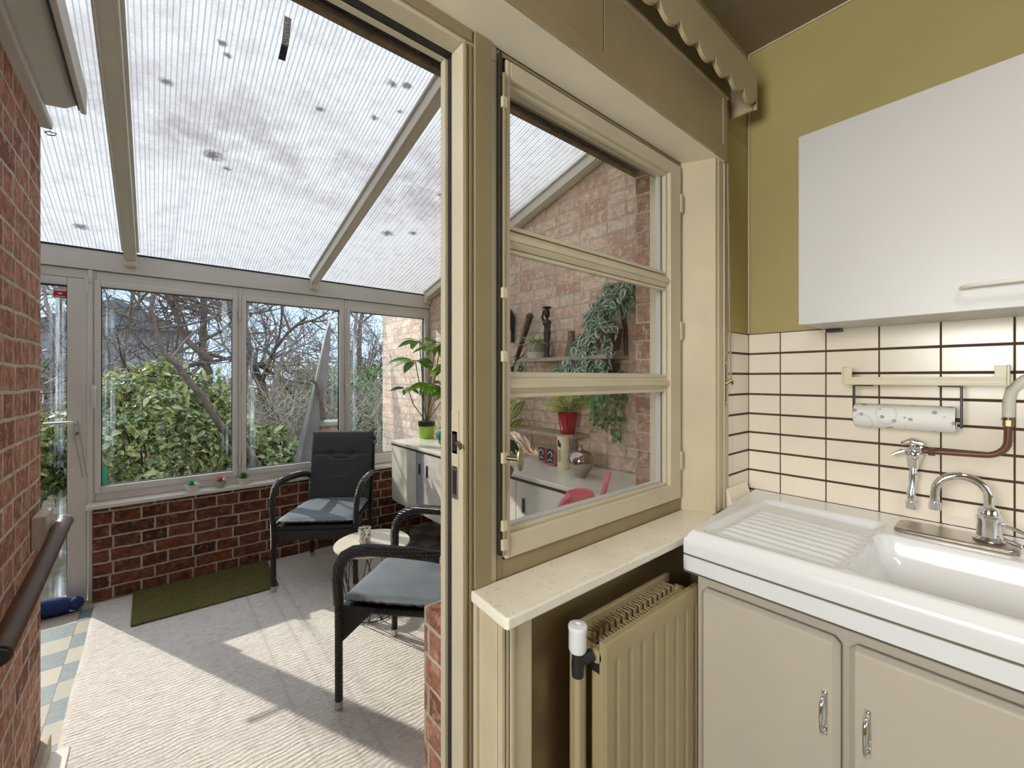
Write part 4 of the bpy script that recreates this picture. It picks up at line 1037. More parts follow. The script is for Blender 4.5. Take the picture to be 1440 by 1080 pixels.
# side table
tb=thing('side_table','round pale side table on black wire basket base','table',(.955,2.385,.0135))
MB().lathe([(.001,.395),(.200,.395),(.206,.399),(.208,.407),(.206,.411),(.001,.411)],(.955,2.385,0),56).build('tabletop',M['tabletop'],tb,smooth=35)
t=MB(); n=12
def rg(r,z,k,off=0): a=2*PI*(k+off)/n; return (.955+r*math.cos(a),2.385+r*math.sin(a),z)
t.tube([rg(.188,.392,k/3) for k in range(n*3)],.003,6,closed=True)
t.tube([rg(.125,.018,k/3) for k in range(n*3)],.003,6,closed=True)
for k in range(n):
    t.tube([rg(.188,.392,k),rg(.155,.20,k,.5)],.0024,6); t.tube([rg(.188,.392,k+1),rg(.155,.20,k,.5)],.0024,6)
    t.tube([rg(.155,.20,k,.5),rg(.125,.018,k)],.0024,6); t.tube([rg(.155,.20,k,.5),rg(.125,.018,k+1)],.0024,6)
    t.tube([rg(.125,.018,k),(.955,2.385,.055)],.0024,6)
t.build('wire_base',M['wire'],tb,smooth=60)
cu=thing('glass_tealight_holder','clear glass with black leaf print on round side table','glass',(.915,2.40,.4115))
MB().lathe([(.001,0),(.028,0),(.033,.004),(.0345,.085),(.0325,.085),(.031,.010),(.001,.008)],(.915,2.40,.4115),28).build('glass_body',M['cupprint'],cu,smooth=50)
MB().lathe([(.001,.011),(.026,.011),(.026,.045),(.001,.046)],(.915,2.40,.4115),20).build('wax',M['candle'],cu,smooth=40)

# ================================================================== SIDEBOARD
sb=thing('sideboard','long pale sideboard with sliding doors along the brick wall','sideboard',(1.75,2.3,0))
MB().box(1.508,1.985,1.13,3.395,.805,.828).build('top',M['sidetop'],sb,.003)
MB().box(1.535,1.985,1.15,3.375,.320,.336).box(1.535,1.985,1.15,1.168,.336,.803).box(1.535,1.985,3.357,3.375,.336,.803).box(1.965,1.985,1.168,3.357,.336,.803).box(1.56,1.965,2.25,2.27,.336,.803).build('carcass',M['sideboard'],sb,.001)
B(1.515,1.534,1.15,3.385,.789,.8045).build('dark_strip',M['wood'],sb)
seams=[3.378,2.95,2.82,2.32,1.78,1.155]
mats=['sideboard','sidegrey','sideboard','sideboard','sideboard']
hy=[None,2.90,2.775,2.25,1.715]
for i in range(5):
    y1,y0=seams[i],seams[i+1]
    xo=0 if mats[i]=='sideboard' else .006
    dr=MB().box(1.517+xo,1.533+xo,y0+.002,y1-.002,.338,.787).build('sliding_door',M[mats[i]],sb,.0015)
    if hy[i]:
        h=MB().box(1.5145+xo,1.5168+xo,hy[i]-.016,hy[i]+.016,.62,.71).build('recessed_pull',M['steel'],dr,.002)
        MB().box(1.5138+xo,1.5144+xo,hy[i]-.010,hy[i]+.010,.628,.702).build('slot',M['black'],h)
for y in (1.25,3.22,2.26):
    for x in (1.58,1.93):
        MB().cyl((x,y,.3195),(x,y,.0005),.022,.014,14).build('leg',M['wood'],sb,smooth=40)

# ------------------------------------------------------------------ wall shelves and things on them
def shelf(y0,y1,x0,z,nm,label):
    s=thing(nm,label,'shelf',(1.9,(y0+y1)/2,z))
    MB().box(x0,1.998,y0,y1,z-.022,z).build('board',M['shelfwood'],s,.004)
    for y in (y0+.12,y1-.16):
        MB().tube([(x0+.03,y,z-.026),(1.985,y,z-.026),(1.992,y,z-.035),(1.992,y,z-.15)],.007,8).build('bracket',M['pvcw'],s,smooth=50)
    return s
shelf(1.385,2.09,1.80,1.470,'wall_shelf','upper weathered board on white brackets with statuette and pots')
shelf(1.655,2.34,1.83,1.015,'wall_shelf','lower weathered board carrying the red flower pot')

def pot(nm,label,c,prof,mat,cat='plant',group=None,soilr=None,soilz=None,n=28,potname='pot'):
    r=thing(nm,label,cat,c,group=group)
    MB().lathe(prof,c,n,cap=False).build(potname,mat,r,smooth=35)
    if soilr: MB().lathe([(.001,soilz),(soilr,soilz),(soilr,soilz-.006),(.001,soilz-.006)],c,20).build('soil',M['soil'],r)
    return r
rnd=random.Random(11)
def V(*a): return Vector(a)
def rdir(r,zmin=-1,zmax=1):
    z=r.uniform(zmin,zmax); a=r.uniform(0,2*PI); q=math.sqrt(max(0,1-z*z)); return Vector((q*math.cos(a),q*math.sin(a),z))
def potprof(r0,r1,h,t=.004): return [(.001,0),(r0,0),(r0+.002,.003),(r1,h-.002),(r1,h),(r1-t,h),(r1-t,h-.012),(r0,.01),(.001,.008)]

# statuette: carved woman carrying a bowl on her head
sc=(1.88,1.905,1.4705); stt=thing('carved_statuette','slim dark wooden statuette of a standing figure on upper shelf','statuette',sc)
body=[(.030,.000,.022),(.030,.012,.022),(.016,.014,.014),(.014,.03,.014),(.017,.08,.016),(.022,.13,.020),(.027,.155,.024),(.020,.185,.016),(.022,.205,.018),(.027,.225,.020),(.024,.238,.016),(.009,.245,.009),(.009,.255,.009),(.016,.262,.017),(.019,.280,.020),(.016,.300,.018),(.010,.308,.012)]
t=MB(); nn=20; vs=[]
for (r,z,rx) in body:
    for k in range(nn):
        a=2*PI*k/nn; vs.append((sc[0]+rx*math.sin(a)+(-.004 if .2<z<.24 else 0),sc[1]+r*math.cos(a),sc[2]+z))
m=len(body); fs=[(i*nn+k,(i+1)*nn+k,(i+1)*nn+(k+1)%nn,i*nn+(k+1)%nn) for i in range(m-1) for k in range(nn)]+[tuple(range(nn)),tuple(range(m*nn-1,(m-1)*nn-1,-1))]
t.add(vs,fs)
t.tube([(sc[0],sc[1]+.026,sc[2]+.228),(sc[0]-.004,sc[1]+.040,sc[2]+.262),(sc[0]-.002,sc[1]+.026,sc[2]+.305)],[.009,.008,.006],8)
t.tube([(sc[0],sc[1]-.026,sc[2]+.228),(sc[0]-.012,sc[1]-.032,sc[2]+.185),(sc[0]-.020,sc[1]-.014,sc[2]+.155)],[.009,.008,.006],8)
t.sphere((sc[0]-.018,sc[1]+.010,sc[2]+.215),.009,6).sphere((sc[0]-.018,sc[1]-.010,sc[2]+.215),.009,6).sphere((sc[0]-.020,sc[1],sc[2]+.278),.005,5)
t.build('figure',M['ebony'],stt,smooth=60)
MB().lathe([(.010,.306),(.026,.312),(.030,.318),(.026,.322),(.001,.322)],sc,20).build('bowl',M['ebony'],stt,smooth=50)
# small dark vase
vs_=thing('tall_vase','small tapered brown patterned vase on upper shelf','vase',(1.90,1.72,1.4705))
MB().lathe([(.001,0),(.036,0),(.040,.01),(.036,.05),(.024,.10),(.020,.14),(.026,.155),(.021,.155),(.017,.14),(.001,.13)],(1.90,1.72,1.4705),24).build('vase_body',M['rad_dark'],vs_,smooth=50)
# spider plant in grey white pot
spd=pot('spider_plant','pale spider plant in two tone grey bowl on upper shelf',(1.885,2.01,1.4705),potprof(.050,.066,.098),M['greypot'],soilr=.058,soilz=.088)
MB().lathe([(.0505,.002),(.0535,.002),(.0605,.042),(.0575,.042)],(1.885,2.01,1.4705),28,cap=False).build('pale_band',M['whitepot'],spd,smooth=40)
t=MB()
for k in range(90):
    a=rnd.uniform(0,2*PI); el=rnd.uniform(.35,1.3); d=V(math.cos(a)*math.cos(el),math.sin(a)*math.cos(el),math.sin(el))
    if d.x>.35: d.x=.35
    t.leaf((1.885+d.x*.02,2.01+d.y*.02,1.555),d,V(0,0,1),rnd.uniform(.07,.15),.011,bend=rnd.uniform(.4,1.1),fold=.2,seg=6,tip=.5)
t.build('foliage',M['spider'],spd)
tr=thing('trailing_spider_plant','pale grassy plant trailing off the shelf end behind the knife','plant',(1.87,2.20,1.33))
t=MB()
for k in range(110):
    p=V(rnd.uniform(1.80,1.94),rnd.uniform(2.10,2.28),rnd.uniform(1.34,1.50)); d=rdir(rnd,-.9,.5); d.x=-abs(d.x)
    t.leaf(p,d,V(0,0,1),rnd.uniform(.07,.14),.010,bend=rnd.uniform(.4,1.0),seg=5)
t.build('foliage',M['spider'],tr)
MB().lathe([(.001,0),(.05,0),(.062,.09),(.058,.09),(.001,.08)],(1.87,2.20,1.335),20).build('pot',M['black'],tr,smooth=40)
MB().tube([(1.99,2.2,1.56),(1.94,2.2,1.50),(1.87,2.2,1.46)],.003,6).tube([(1.87,2.2,1.46),(1.87,2.26,1.42)],.002,6).tube([(1.87,2.2,1.46),(1.87,2.14,1.42)],.002,6).build('hanger',M['black'],tr)
# knife/sheath like carved paddle
kn=thing('carved_wooden_sheath','dark carved wooden sheath leaning on the brick wall','ornament',(1.95,2.2,1.5))
MB().prism([(2.262,1.475),(2.285,1.470),(2.155,1.775),(2.120,1.785),(2.105,1.765)],1.925,1.955,'x').build('sheath',M['wood'],kn,.004)
MB().prism([(2.250,1.505),(2.257,1.508),(2.145,1.755),(2.138,1.752)],1.919,1.9245,'x').build('carved_ridge',M['shelfwood'],kn,.001)
MB().tube([(1.94,2.275,1.478),(1.94,2.292,1.440),(1.94,2.302,1.410)],[.011,.010,.013],8).build('grip',M['wood'],kn,smooth=50)
# black lantern
lt=thing('wall_lantern','black metal wall lantern on brick beside window edge','lantern',(1.95,2.36,1.7))
MB().box(1.90,1.97,2.33,2.40,1.69,1.80).prism([(2.325,1.80),(2.405,1.80),(2.365,1.845)],1.895,1.975,'x').box(1.97,1.998,2.355,2.375,1.60,1.80).build('housing',M['lantern'],lt,.006)
MB().box(1.8965,1.8995,2.34,2.39,1.715,1.785).build('lamp_glass',M['whitelabel'],lt,.001)

# big striped trailing plant on hanging bracket
pc=(1.90,1.445,1.50)
pp_=thing('striped_trailing_plant','large silver striped plant cascading from a wall pot','plant',pc)
MB().lathe([(.001,0),(.055,0),(.075,.11),(.070,.11),(.001,.10)],pc,24).build('pot',M['wood'],pp_,smooth=40)
MB().tube([(1.992,1.40,1.47),(1.985,1.40,1.62),(1.95,1.40,1.72)],.012,8).build('hanger',M['wood'],pp_,smooth=50)
t=MB(); st_=MB()
def vine(p0,pts,mbl,mbs,n,L,W,spread,rr,face=V(-1,-.45,.1)):
    P_=[Vector(p) for p in [p0]+pts]
    mbs.tube(P_,.0028,5)
    seglen=[(P_[i+1]-P_[i]).length for i in range(len(P_)-1)]; T=sum(seglen)
    for k in range(n):
        s=rr.random()*T; i=0
        while i<len(seglen)-1 and s>seglen[i]: s-=seglen[i]; i+=1
        p=P_[i].lerp(P_[i+1],min(1,s/seglen[i]))
        q=p+rdir(rr)*spread*rr.random(); q.x=min(q.x,1.975)
        d=(rdir(rr)*.7+V(-.25,.0,-.75)).normalized()
        nn_=(face+rdir(rr)*.5).normalized()
        mbl.leaf(q,d,nn_,L*rr.uniform(.7,1.15),W*rr.uniform(.75,1.15),bend=.22,fold=.12,seg=6,tip=.42)
rv=random.Random(5)
vine((1.93,1.40,1.86),[(1.88,1.40,1.80),(1.86,1.46,1.70)],t,st_,60,.075,.048,.085,rv)
vine((1.93,1.33,1.86),[(1.89,1.34,1.80),(1.87,1.38,1.72)],t,st_,44,.075,.048,.07,rv)
vine((1.88,1.50,1.74),[(1.85,1.54,1.64),(1.84,1.60,1.50),(1.85,1.68,1.40),(1.86,1.76,1.34)],t,st_,125,.066,.046,.058,rv)
vine((1.88,1.46,1.72),[(1.85,1.50,1.58),(1.84,1.55,1.44),(1.86,1.60,1.34)],t,st_,90,.066,.046,.06,rv)
vine((1.88,1.40,1.66),[(1.86,1.42,1.55),(1.86,1.44,1.44),(1.87,1.46,1.32)],t,st_,48,.070,.052,.055,rv)
vine((1.88,1.62,1.50),[(1.85,1.70,1.42),(1.86,1.78,1.35),(1.88,1.84,1.31)],t,st_,50,.058,.040,.04,rv)
t.build('foliage',M['pepero'],pp_); st_.build('stems',M['skin_vine'],pp_,smooth=60)
iv=thing('hanging_ivy','small leaved dark green ivy hanging beneath the striped plant','plant',(1.93,1.48,1.40))
t=MB(); st_=MB(); ri=random.Random(8)
for (y,zb,n_,x) in ((1.57,1.06,36,1.92),(1.54,1.10,40,1.90),(1.50,1.07,44,1.93),(1.46,1.02,36,1.95),(1.43,1.00,30,1.96),(1.405,.99,24,1.96)):
    pts=[(x+ri.uniform(-.02,.01),y+ri.uniform(-.015,.015),1.38-(1.38-zb)*k/5) for k in range(1,6)]
    vine((x,y,1.38),pts,t,st_,n_,.030,.026,.022,ri)
t.build('foliage',M['ivyd'],iv); st_.build('stems',M['skin_vine'],iv,smooth=60)
MB().lathe([(.001,0),(.04,0),(.05,.07),(.046,.07),(.001,.06)],(1.94,1.47,1.36),16).build('pot',M['black'],iv,smooth=40)

# red pot plant on lower shelf
rp_=pot('red_potted_plant','yellow green arrowhead plant in a glossy red pot','%s'%'' and '' or (1.895,1.745,1.0155),potprof(.040,.062,.125),M['red'],soilr=.055,soilz=.112)
MB().tube([(1.845,1.715,1.125),(1.835,1.705,1.09),(1.845,1.71,1.06)],.004,6).build('spout_lip',M['red'],rp_,smooth=50)
t=MB(); st_=MB(); rr=random.Random(21)
for k in range(26):
    a=rr.uniform(0,2*PI); d=V(math.cos(a)*.6,math.sin(a),rr.uniform(.5,1.5)).normalized()
    if d.x>.2: d.x=.2
    p0=V(1.895,1.745,1.12); p1=p0+d*rr.uniform(.05,.13)
    st_.tube([p0,p1],.0022,5); t.leaf(p1,(d+V(-.2,0,-.5)).normalized(),V(-.5,-.2,1),rr.uniform(.07,.10),rr.uniform(.045,.06),bend=.4,fold=.2)
t.build('foliage',M['arrow'],rp_); st_.build('stems',M['stem'],rp_)
# variegated plant at the far end of sideboard seen at left window edge
cp=pot('veined_leaf_plant','yellow veined broad leaf plant in dark bowl on sideboard',(1.80,2.28,.8285),[(.001,0),(.045,0),(.085,.05),(.092,.085),(.086,.085),(.001,.07)],M['black'],soilr=.08,soilz=.078)
t=MB(); st_=MB(); rr=random.Random(4)
for k in range(20):
    a=rr.uniform(0,2*PI); d=V(math.cos(a)*.7-.1,math.sin(a)*.8-.15,rr.uniform(.8,2.2)).normalized()
    p0=V(1.80,2.28,.90); p1=p0+d*rr.uniform(.06,.20); st_.tube([p0,p1],.003,5)
    t.leaf(p1,(d+V(0,-.2,-.1)).normalized(),V(-.9,-.5,.5),rr.uniform(.13,.18),rr.uniform(.06,.08),bend=.35,fold=.15,seg=7)
t.build('foliage',M['cala'],cp); st_.build('stems',M['stem'],cp)
dk=MB(); rr=random.Random(14)
for k in range(16):
    a=rr.uniform(0,2*PI); d=V(math.cos(a),math.sin(a),.35).normalized(); dk.leaf(V(1.80,2.28,.90)+d*.05,d,V(0,0,1),.12,.075,bend=.9,fold=.1)
dk.build('lower_leaves',M['darkleaf'],cp)

# candles boxes etc on the sideboard
def candlebox(x,y):
    r=thing('candle_jar','x','candle',(x,y,.8285))
    MB().box(x-.030,x+.030,y-.030,y+.030,.8285,.935).build('jar',M['cup'],r,.003)
    MB().box(x-.026,x+.026,y-.026,y+.026,.831,.915).build('pink_wax',M['pink'],r,.004)
    lb=MB().box(x-.0325,x-.0308,y-.024,y+.024,.845,.925).build('label',M['black'],r)
    t=MB(); t.tube([(x-.0335,y+.016*math.cos(a*.5),.895+.016*math.sin(a*.5)) for a in range(9)],.0025,6); t.tube([(x-.0335,y-.016,.858),(x-.0335,y+.002,.868),(x-.0335,y+.018,.856)],.0022,6)
    t.build('printed_flourish',M['whitelabel'],lb)
    return r
tag(candlebox(1.845,1.885),'pink candle in square glass jar, the farther of two','candle','pink candle jars')
tag(candlebox(1.825,1.790),'pink candle in square glass jar beside cream pillar candle','candle','pink candle jars')
pc_=thing('pillar_candle','tall cream pillar candle with a dark motif on sideboard','candle',(1.80,1.69,.8285))
MB().lathe([(.001,0),(.034,0),(.036,.003),(.036,.182),(.033,.186),(.003,.183),(.001,.183)],(1.80,1.69,.8285),28).build('wax',M['candle'],pc_,smooth=40)
t=MB()
for (yy,z0,z1) in ((.004,.130,.165),(-.006,.125,.150)): t.box(1.7632,1.7655,1.69+yy-.006,1.69+yy+.006,.8285+z0,.8285+z1)
for i in range(7):
    for j in range(3): t.box(1.7628,1.7652,1.69-.010+j*.008,1.69-.006+j*.008,.8285+.045+i*.010,.8285+.050+i*.010)
t.build('printed_motif',M['black'],pc_)
MB().cyl((1.80,1.69,1.011),(1.80,1.69,1.020),.0012,n=6).build('wick',M['black'],pc_)
bv=thing('round_bronze_vase','round rose bronze bottle vase with thin neck on sideboard','vase',(1.715,1.485,.8285))
MB().lathe([(.001,0),(.030,0),(.031,.005),(.030,.010),(.048,.030),(.066,.060),(.072,.085),(.066,.112),(.045,.133),(.018,.143),(.011,.147),(.009,.160),(.013,.170),(.010,.170),(.006,.158),(.001,.15)],(1.715,1.485,.8285),36).build('vase_body',M['bronze'],bv,smooth=60)
dd_=thing('grey_bowl','round dark grey bowl standing near end of sideboard','bowl',(1.60,1.32,.8285))
dd_.location=(0,0,0); bpy.data.objects.remove(dd_)

# lime pot with umbrella plant, teal vase
lx,ly=1.80,3.30
lm=pot('umbrella_plant','green umbrella plant in lime pot with black band','' or (lx,ly,.8285),potprof(.060,.070,.145),M['lime'],soilr=.062,soilz=.13)
MB().lathe([(.0693,.105),(.0718,.106),(.0728,.146),(.0700,.1465)],(lx,ly,.8285),28,cap=False).build('black_band',M['black'],lm,smooth=40)
t=MB(); st_=MB(); rr=random.Random(33)
def umb(c,r,nl,tilt,base):
    st_.tube([base,V(*base).lerp(V(*c),.55)+V(rr.uniform(-.02,.02),rr.uniform(-.02,.02),0),c],.0042,6)
    for k in range(nl):
        a=2*PI*k/nl+rr.uniform(-.2,.2); d=(V(math.cos(a),math.sin(a),rr.uniform(-.30,.25))+V(*tilt)).normalized()
        p1=V(*c)+d*.03; st_.tube([c,p1],.0018,5)
        t.leaf(p1,d,V(-.2,-.45,1)+rdir(rr)*.25,r*rr.uniform(.85,1.1),r*.40,bend=.35,fold=.14,seg=7,tip=.55)
b0=(lx,ly,.96)
lx_=lx; lx=lx-.04
umb((lx-.12,ly-.10,1.49),.19,8,(0,0,0),b0); umb((lx+.03,ly-.16,1.60),.17,8,(0,0,.1),b0); umb((lx-.02,ly-.18,1.30),.18,8,(.0,0,-.05),b0)
umb((lx-.16,ly-.05,1.26),.12,6,(-.3,0,0),b0); umb((lx+.08,ly-.30,1.24),.15,7,(0,0,0),b0); umb((lx+.04,ly-.36,1.45),.16,8,(0,0,0),b0); umb((lx-.04,ly-.02,1.66),.16,8,(0,0,.1),b0); umb((lx-.02,ly-.34,1.62),.15,8,(0,0,0),b0)
t.v=[(min(v[0],1.985),v[1],v[2]) for v in t.v]; st_.v=[(min(v[0],1.985),v[1],v[2]) for v in st_.v]
t.build('foliage',M['schef'],lm); st_.build('stems',M['skin_vine'],lm,smooth=60)
tv=thing('teal_vase','round teal glazed vase partly hidden by the door post','vase',(1.735,2.90,.8285))
MB().lathe([(.001,0),(.035,0),(.05,.02),(.066,.055),(.06,.09),(.036,.115),(.030,.13),(.034,.14),(.028,.14),(.001,.12)],(1.735,2.90,.8285),28,cap=True).build('vase_body',M['teal'],tv,smooth=60)
t=MB(); rr=random.Random(3)
for k in range(10): t.leaf((1.735,2.90,.955),rdir(rr,.2,1),V(0,0,1),.08,.02,bend=.5)
t.build('foliage',M['darkleaf'],tv)
# soft toy-like dark plant on top right of wall corner
# watering can on the outer window ledge
wc2=thing('watering_can','pink plastic watering can on the ledge outside the window','watering can',(1.215,.985,.80))
cx_,cy_=1.148,1.000; vs=[];fs=[];nn=28
prof=[(.072,0,.052),(.076,.006,.056),(.072,.06,.052),(.060,.115,.044),(.052,.140,.040),(.049,.146,.037),(.046,.140,.034),(.046,.10,.034)]
for (rx,z,ry) in prof:
    for k in range(nn):
        a=2*PI*k/nn; ca,sa=math.cos(a),math.sin(a); vs.append((cx_+rx*math.copysign(abs(ca)**.75,ca),cy_+ry*math.copysign(abs(sa)**.75,sa),.803+z))
m=len(prof)
fs=[(i*nn+k,i*nn+(k+1)%nn,(i+1)*nn+(k+1)%nn,(i+1)*nn+k) for i in range(m-1) for k in range(nn)]+[tuple(range(nn-1,-1,-1)),tuple(range((m-1)*nn,m*nn))]
MB().add(vs,fs).build('body',M['pink'],wc2,smooth=50)
MB().tube([(cx_-.045,cy_,.803+.132),(cx_-.085,cy_,.803+.128),(cx_-.112,cy_,.803+.095),(cx_-.115,cy_,.803+.045),(cx_-.085,cy_,.803+.015),(cx_-.068,cy_,.803+.012)],.010,10,flat=.8).build('handle',M['pink'],wc2,smooth=60)
MB().tube([(cx_+.065,cy_,.803+.030),(cx_+.105,cy_,.803+.065),(cx_+.140,cy_,.803+.135),(cx_+.163,cy_,.803+.192)],[.017,.013,.010,.0105],14).build('spout',M['pink'],wc2,smooth=60)

# succulents on the sunroom sill
def succ(x,y,label,potmat,leafmat_,kind):
    r=thing('succulent_pot',label,'plant',(x,y,.5945),group='small succulent pots on the sill')
    k=.030
    vs=[];n4=4
    t=MB()
    pr=[(.026,0),(.040,.045),(.036,.045),(.028,.02)]
    t.lathe(pr,(x,y,.5945),6,cap=False).lathe([(.001,.001),(.026,.001)],(x,y,.5945),6,cap=False).build('pot',potmat,r)
    MB().lathe([(.001,.036),(.034,.036)],(x,y,.5945),12,cap=False).build('soil',M['soil'],r)
    t=MB(); q=random.Random(int(x*1000))
    for i in range(26):
        a=i*2.4; el=.15+1.2*i/26; d=V(math.cos(a)*math.cos(el),math.sin(a)*math.cos(el),math.sin(el))
        t.leaf(V(x,y,.5945+.040),d,V(0,0,1),.038 if kind else .045,.016,bend=-.15,fold=.2,seg=4)
    t.build('rosette',leafmat_,r)
succ(.188,3.535,'mint green succulent in white pot, leftmost on the sill',M['whitepot'],M['succ'],1)
succ(.345,3.54,'red succulent in dark grey pot, middle of the sill trio',M['greypot'],M['succred'],1)
succ(.482,3.54,'dark green succulent in white pot, closest to the chair',M['whitepot'],M['succdark'],0)

# foil patch under the roof
def onroof(x,y,dz=-.0016): return (x,y,zr(y)+dz)
fp=thing('foil_tape_patch','torn silver and black tape patch under the roof','tape',(.37,1.77,2.6))
a=[onroof(.355,1.69),onroof(.378,1.69),onroof(.392,1.80),onroof(.368,1.80)]
MB().add(a+[(x,y,z-.0012) for x,y,z in a],[(0,1,2,3),(7,6,5,4),(0,4,5,1),(1,5,6,2),(2,6,7,3),(3,7,4,0)]).build('foil',M['foil'],fp)
a=[onroof(.367,1.801,-.0014),onroof(.391,1.801,-.0014),onroof(.394,1.865,-.0014),onroof(.370,1.868,-.0014)]
MB().add(a+[(x,y,z-.0012) for x,y,z in a],[(0,1,2,3),(7,6,5,4),(0,4,5,1),(1,5,6,2),(2,6,7,3),(3,7,4,0)]).build('dark_tape',M['terminal'],fp)

# ================================================================== GARDEN
def ground():
    t=MB(); n=40; vs=[]; q=random.Random(2)
    for j in range(n+1):
        for i in range(n+1):
            x=-14+34*i/n; y=3.80+40*(j/n)**1.3
            vs.append((x,y,-.20+q.uniform(-.03,.05)*(y>5)+.02*(y-5)*(y>5)*.6))
    t.add(vs,[(j*(n+1)+i,j*(n+1)+i+1,(j+1)*(n+1)+i+1,(j+1)*(n+1)+i) for j in range(n) for i in range(n)])
    return t
tag(ground().build('garden_ground',M['earth'],smooth=60,loc=(0,10,-.2)),'rough earth and grass ground of the garden','ground',kind='structure')
def shrub(nm,label,c,r,h,n,mat,L,W,seed,group=None):
    q=random.Random(seed); o=thing(nm,label,'shrub',(c[0],c[1],-.15),group=group)
    t=MB()
    for k in range(n):
        u=rdir(q,-.35,1); rad=q.uniform(.72,1.0)**.5*(1+.16*math.sin(u.x*7+seed)*math.cos(u.z*6+u.y*5))
        p=V(c[0]+u.x*r*rad,c[1]+u.y*r*.8*rad,max(-.1,-.15+h*.42+u.z*h*.58*rad))
        d=(u*.5+rdir(q)*.7+V(0,-.15,-.25)).normalized(); nn_=(u+rdir(q)*.6+V(0,0,.5)).normalized()
        t.leaf(p,d,nn_,L*q.uniform(.6,1.2),W*q.uniform(.7,1.2),bend=.3,fold=.2,seg=4,tip=.5)
    t.build('foliage',mat,o)
    s=MB()
    for k in range(14):
        u=rdir(q,.1,1); s.tube([(c[0]+u.x*.1,c[1]+u.y*.1,-.15),(c[0]+u.x*r*.5,c[1]+u.y*r*.4,.1+h*.4*u.z),(c[0]+u.x*r*.85,c[1]+u.y*r*.7,-.15+h*.42+u.z*h*.5)],[.018,.012,.005],6)
    s.build('stems',M['bark'],o)
    return o
shrub('variegated_shrub','large yellow speckled broadleaf shrub filling the lower left window',(.02,6.1,0),.86,1.60,3600,M['aucuba'],.125,.052,1)
shrub('variegated_shrub','yellow speckled shrub seen through the garden door glass',(-1.35,6.0,0),.70,1.45,2200,M['aucuba'],.125,.052,2)
shrub('variegated_shrub','low speckled shrub behind the chair under the middle window',(.95,6.5,0),.62,.85,1300,M['aucuba'],.13,.055,3)
shrub('ivy_bush','bright green ivy bush in the gap beside brick wall',(3.0,8.0,0),1.0,1.75,1800,M['ivyg'],.09,.06,4)
shrub('dry_hedge','yellowing bush behind the tangled branches',(1.9,8.6,0),.85,1.9,1100,M['dry'],.08,.035,5)
for i,(x,y,r,h,lb) in enumerate(((-2.8,11.5,1.6,2.4,'tall dark evergreen at the far left of the garden'),(.6,13,2.0,1.5,'dark evergreen mound behind the leaning tree'),(3.8,12,1.7,1.7,'dark evergreen mound right of the bare trunk'),(6.5,11,2.0,2.0,'dark evergreen mass next to the garden brick wall'))):
    shrub('evergreen_bush',lb,(x,y,0),r,h,2200,M['hedge'],.16,.06,20+i)

def tree(label,path,r0,seed,depth,n0,mat,spread=.9,maxn=900,upb=.25,nm='bare_tree',f0=.3,thin=.0035):
    q=random.Random(seed); t=MB(); cnt=[0]
    P_=[Vector(p) for p in path]
    rs=[r0*(1-.65*i/(len(P_)-1)) for i in range(len(P_))]
    # subdivide the trunk for a crooked line
    pts=[];rr=[]
    for i in range(len(P_)-1):
        for k in range(4):
            f=k/4; p=P_[i].lerp(P_[i+1],f)+V(q.uniform(-1,1),q.uniform(-1,1),q.uniform(-1,1))*r0*.35*(k>0)
            pts.append(p); rr.append(rs[i]*(1-f)+rs[i+1]*f)
    pts.append(P_[-1]); rr.append(rs[-1])
    t.tube(pts,rr,10)
    def br(p,d,L,r,lv):
        if cnt[0]>maxn or r<.0012: return
        cnt[0]+=1
        k=4 if lv>1 else 3; pp=[p]; dd=d.copy(); c=p.copy()
        for i in range(k):
            dd=(dd+rdir(q)*.28+V(0,0,upb*.25)).normalized(); c=c+dd*L/k; pp.append(c.copy())
        t.tube(pp,[r*(1-.55*i/k) for i in range(k+1)],5 if r>.01 else 3)
        if lv<=0: return
        for i in range(q.randint(3,5)):
            f=q.uniform(.25,1); j=min(k-1,int(f*k)); s=pp[j].lerp(pp[j+1],f*k-j if j<k else 1)
            nd=(dd*.5+rdir(q)*spread+V(0,0,upb)).normalized()
            br(s,nd,L*q.uniform(.5,.8),max(thin,r*.55),lv-1)
    for k in range(n0):
        f=q.uniform(f0,1); j=min(len(pts)-1,int(f*(len(pts)-1)))
        br(pts[j],(rdir(q)*spread+V(0,0,upb*1.5)).normalized(),q.uniform(.7,1.3)*max(.6,(pts[-1]-pts[0]).length*.42),max(rr[j]*.55,thin*2),depth)
    o=tag(t.build(nm,mat,loc=tuple(path[0]),smooth=70),label,'tree'); return o
tree('crooked bare tree leaning left across the large left window',[(1.15,5.45,-.15),(.80,5.45,.52),(.56,5.45,.80),(.40,5.45,1.12),(.20,5.45,1.42),(.04,5.45,1.66),(-.03,5.45,2.0),(.02,5.5,2.6)],.046,1,3,15,M['bark'],maxn=420,thin=.0025,f0=.62)
tree('dark upright trunk near right edge of the large left window',[(.62,7.9,-.1),(.60,7.9,1.3),(.55,7.9,1.9),(.60,8.0,3.6)],.085,2,3,16,M['bark'],maxn=420)
tree('curved bare limb arching up beside the dark upright trunk',[(.62,7.4,1.55),(.35,7.4,1.85),(.15,7.4,2.4),(-.1,7.4,2.9)],.05,9,2,9,M['bark'],maxn=300)
tree('forked dark tree leaning left behind the middle window',[(1.75,8.0,-.1),(1.45,8.0,.9),(1.22,8.0,1.6),(1.05,8.0,2.2),(1.2,8.1,3.2)],.095,3,3,18,M['bark'],maxn=600)
tree('twisted low tree with fine branches in the middle window',[(1.95,7.2,-.1),(1.55,7.2,.55),(1.30,7.2,1.0),(1.55,7.3,1.9)],.06,4,3,18,M['twig'],maxn=550)
tree('thin tree visible in the right window beside the brick wall',[(2.75,8.4,-.1),(2.75,8.4,1.5),(2.9,8.5,3.4)],.05,5,3,20,M['bark'],maxn=600)
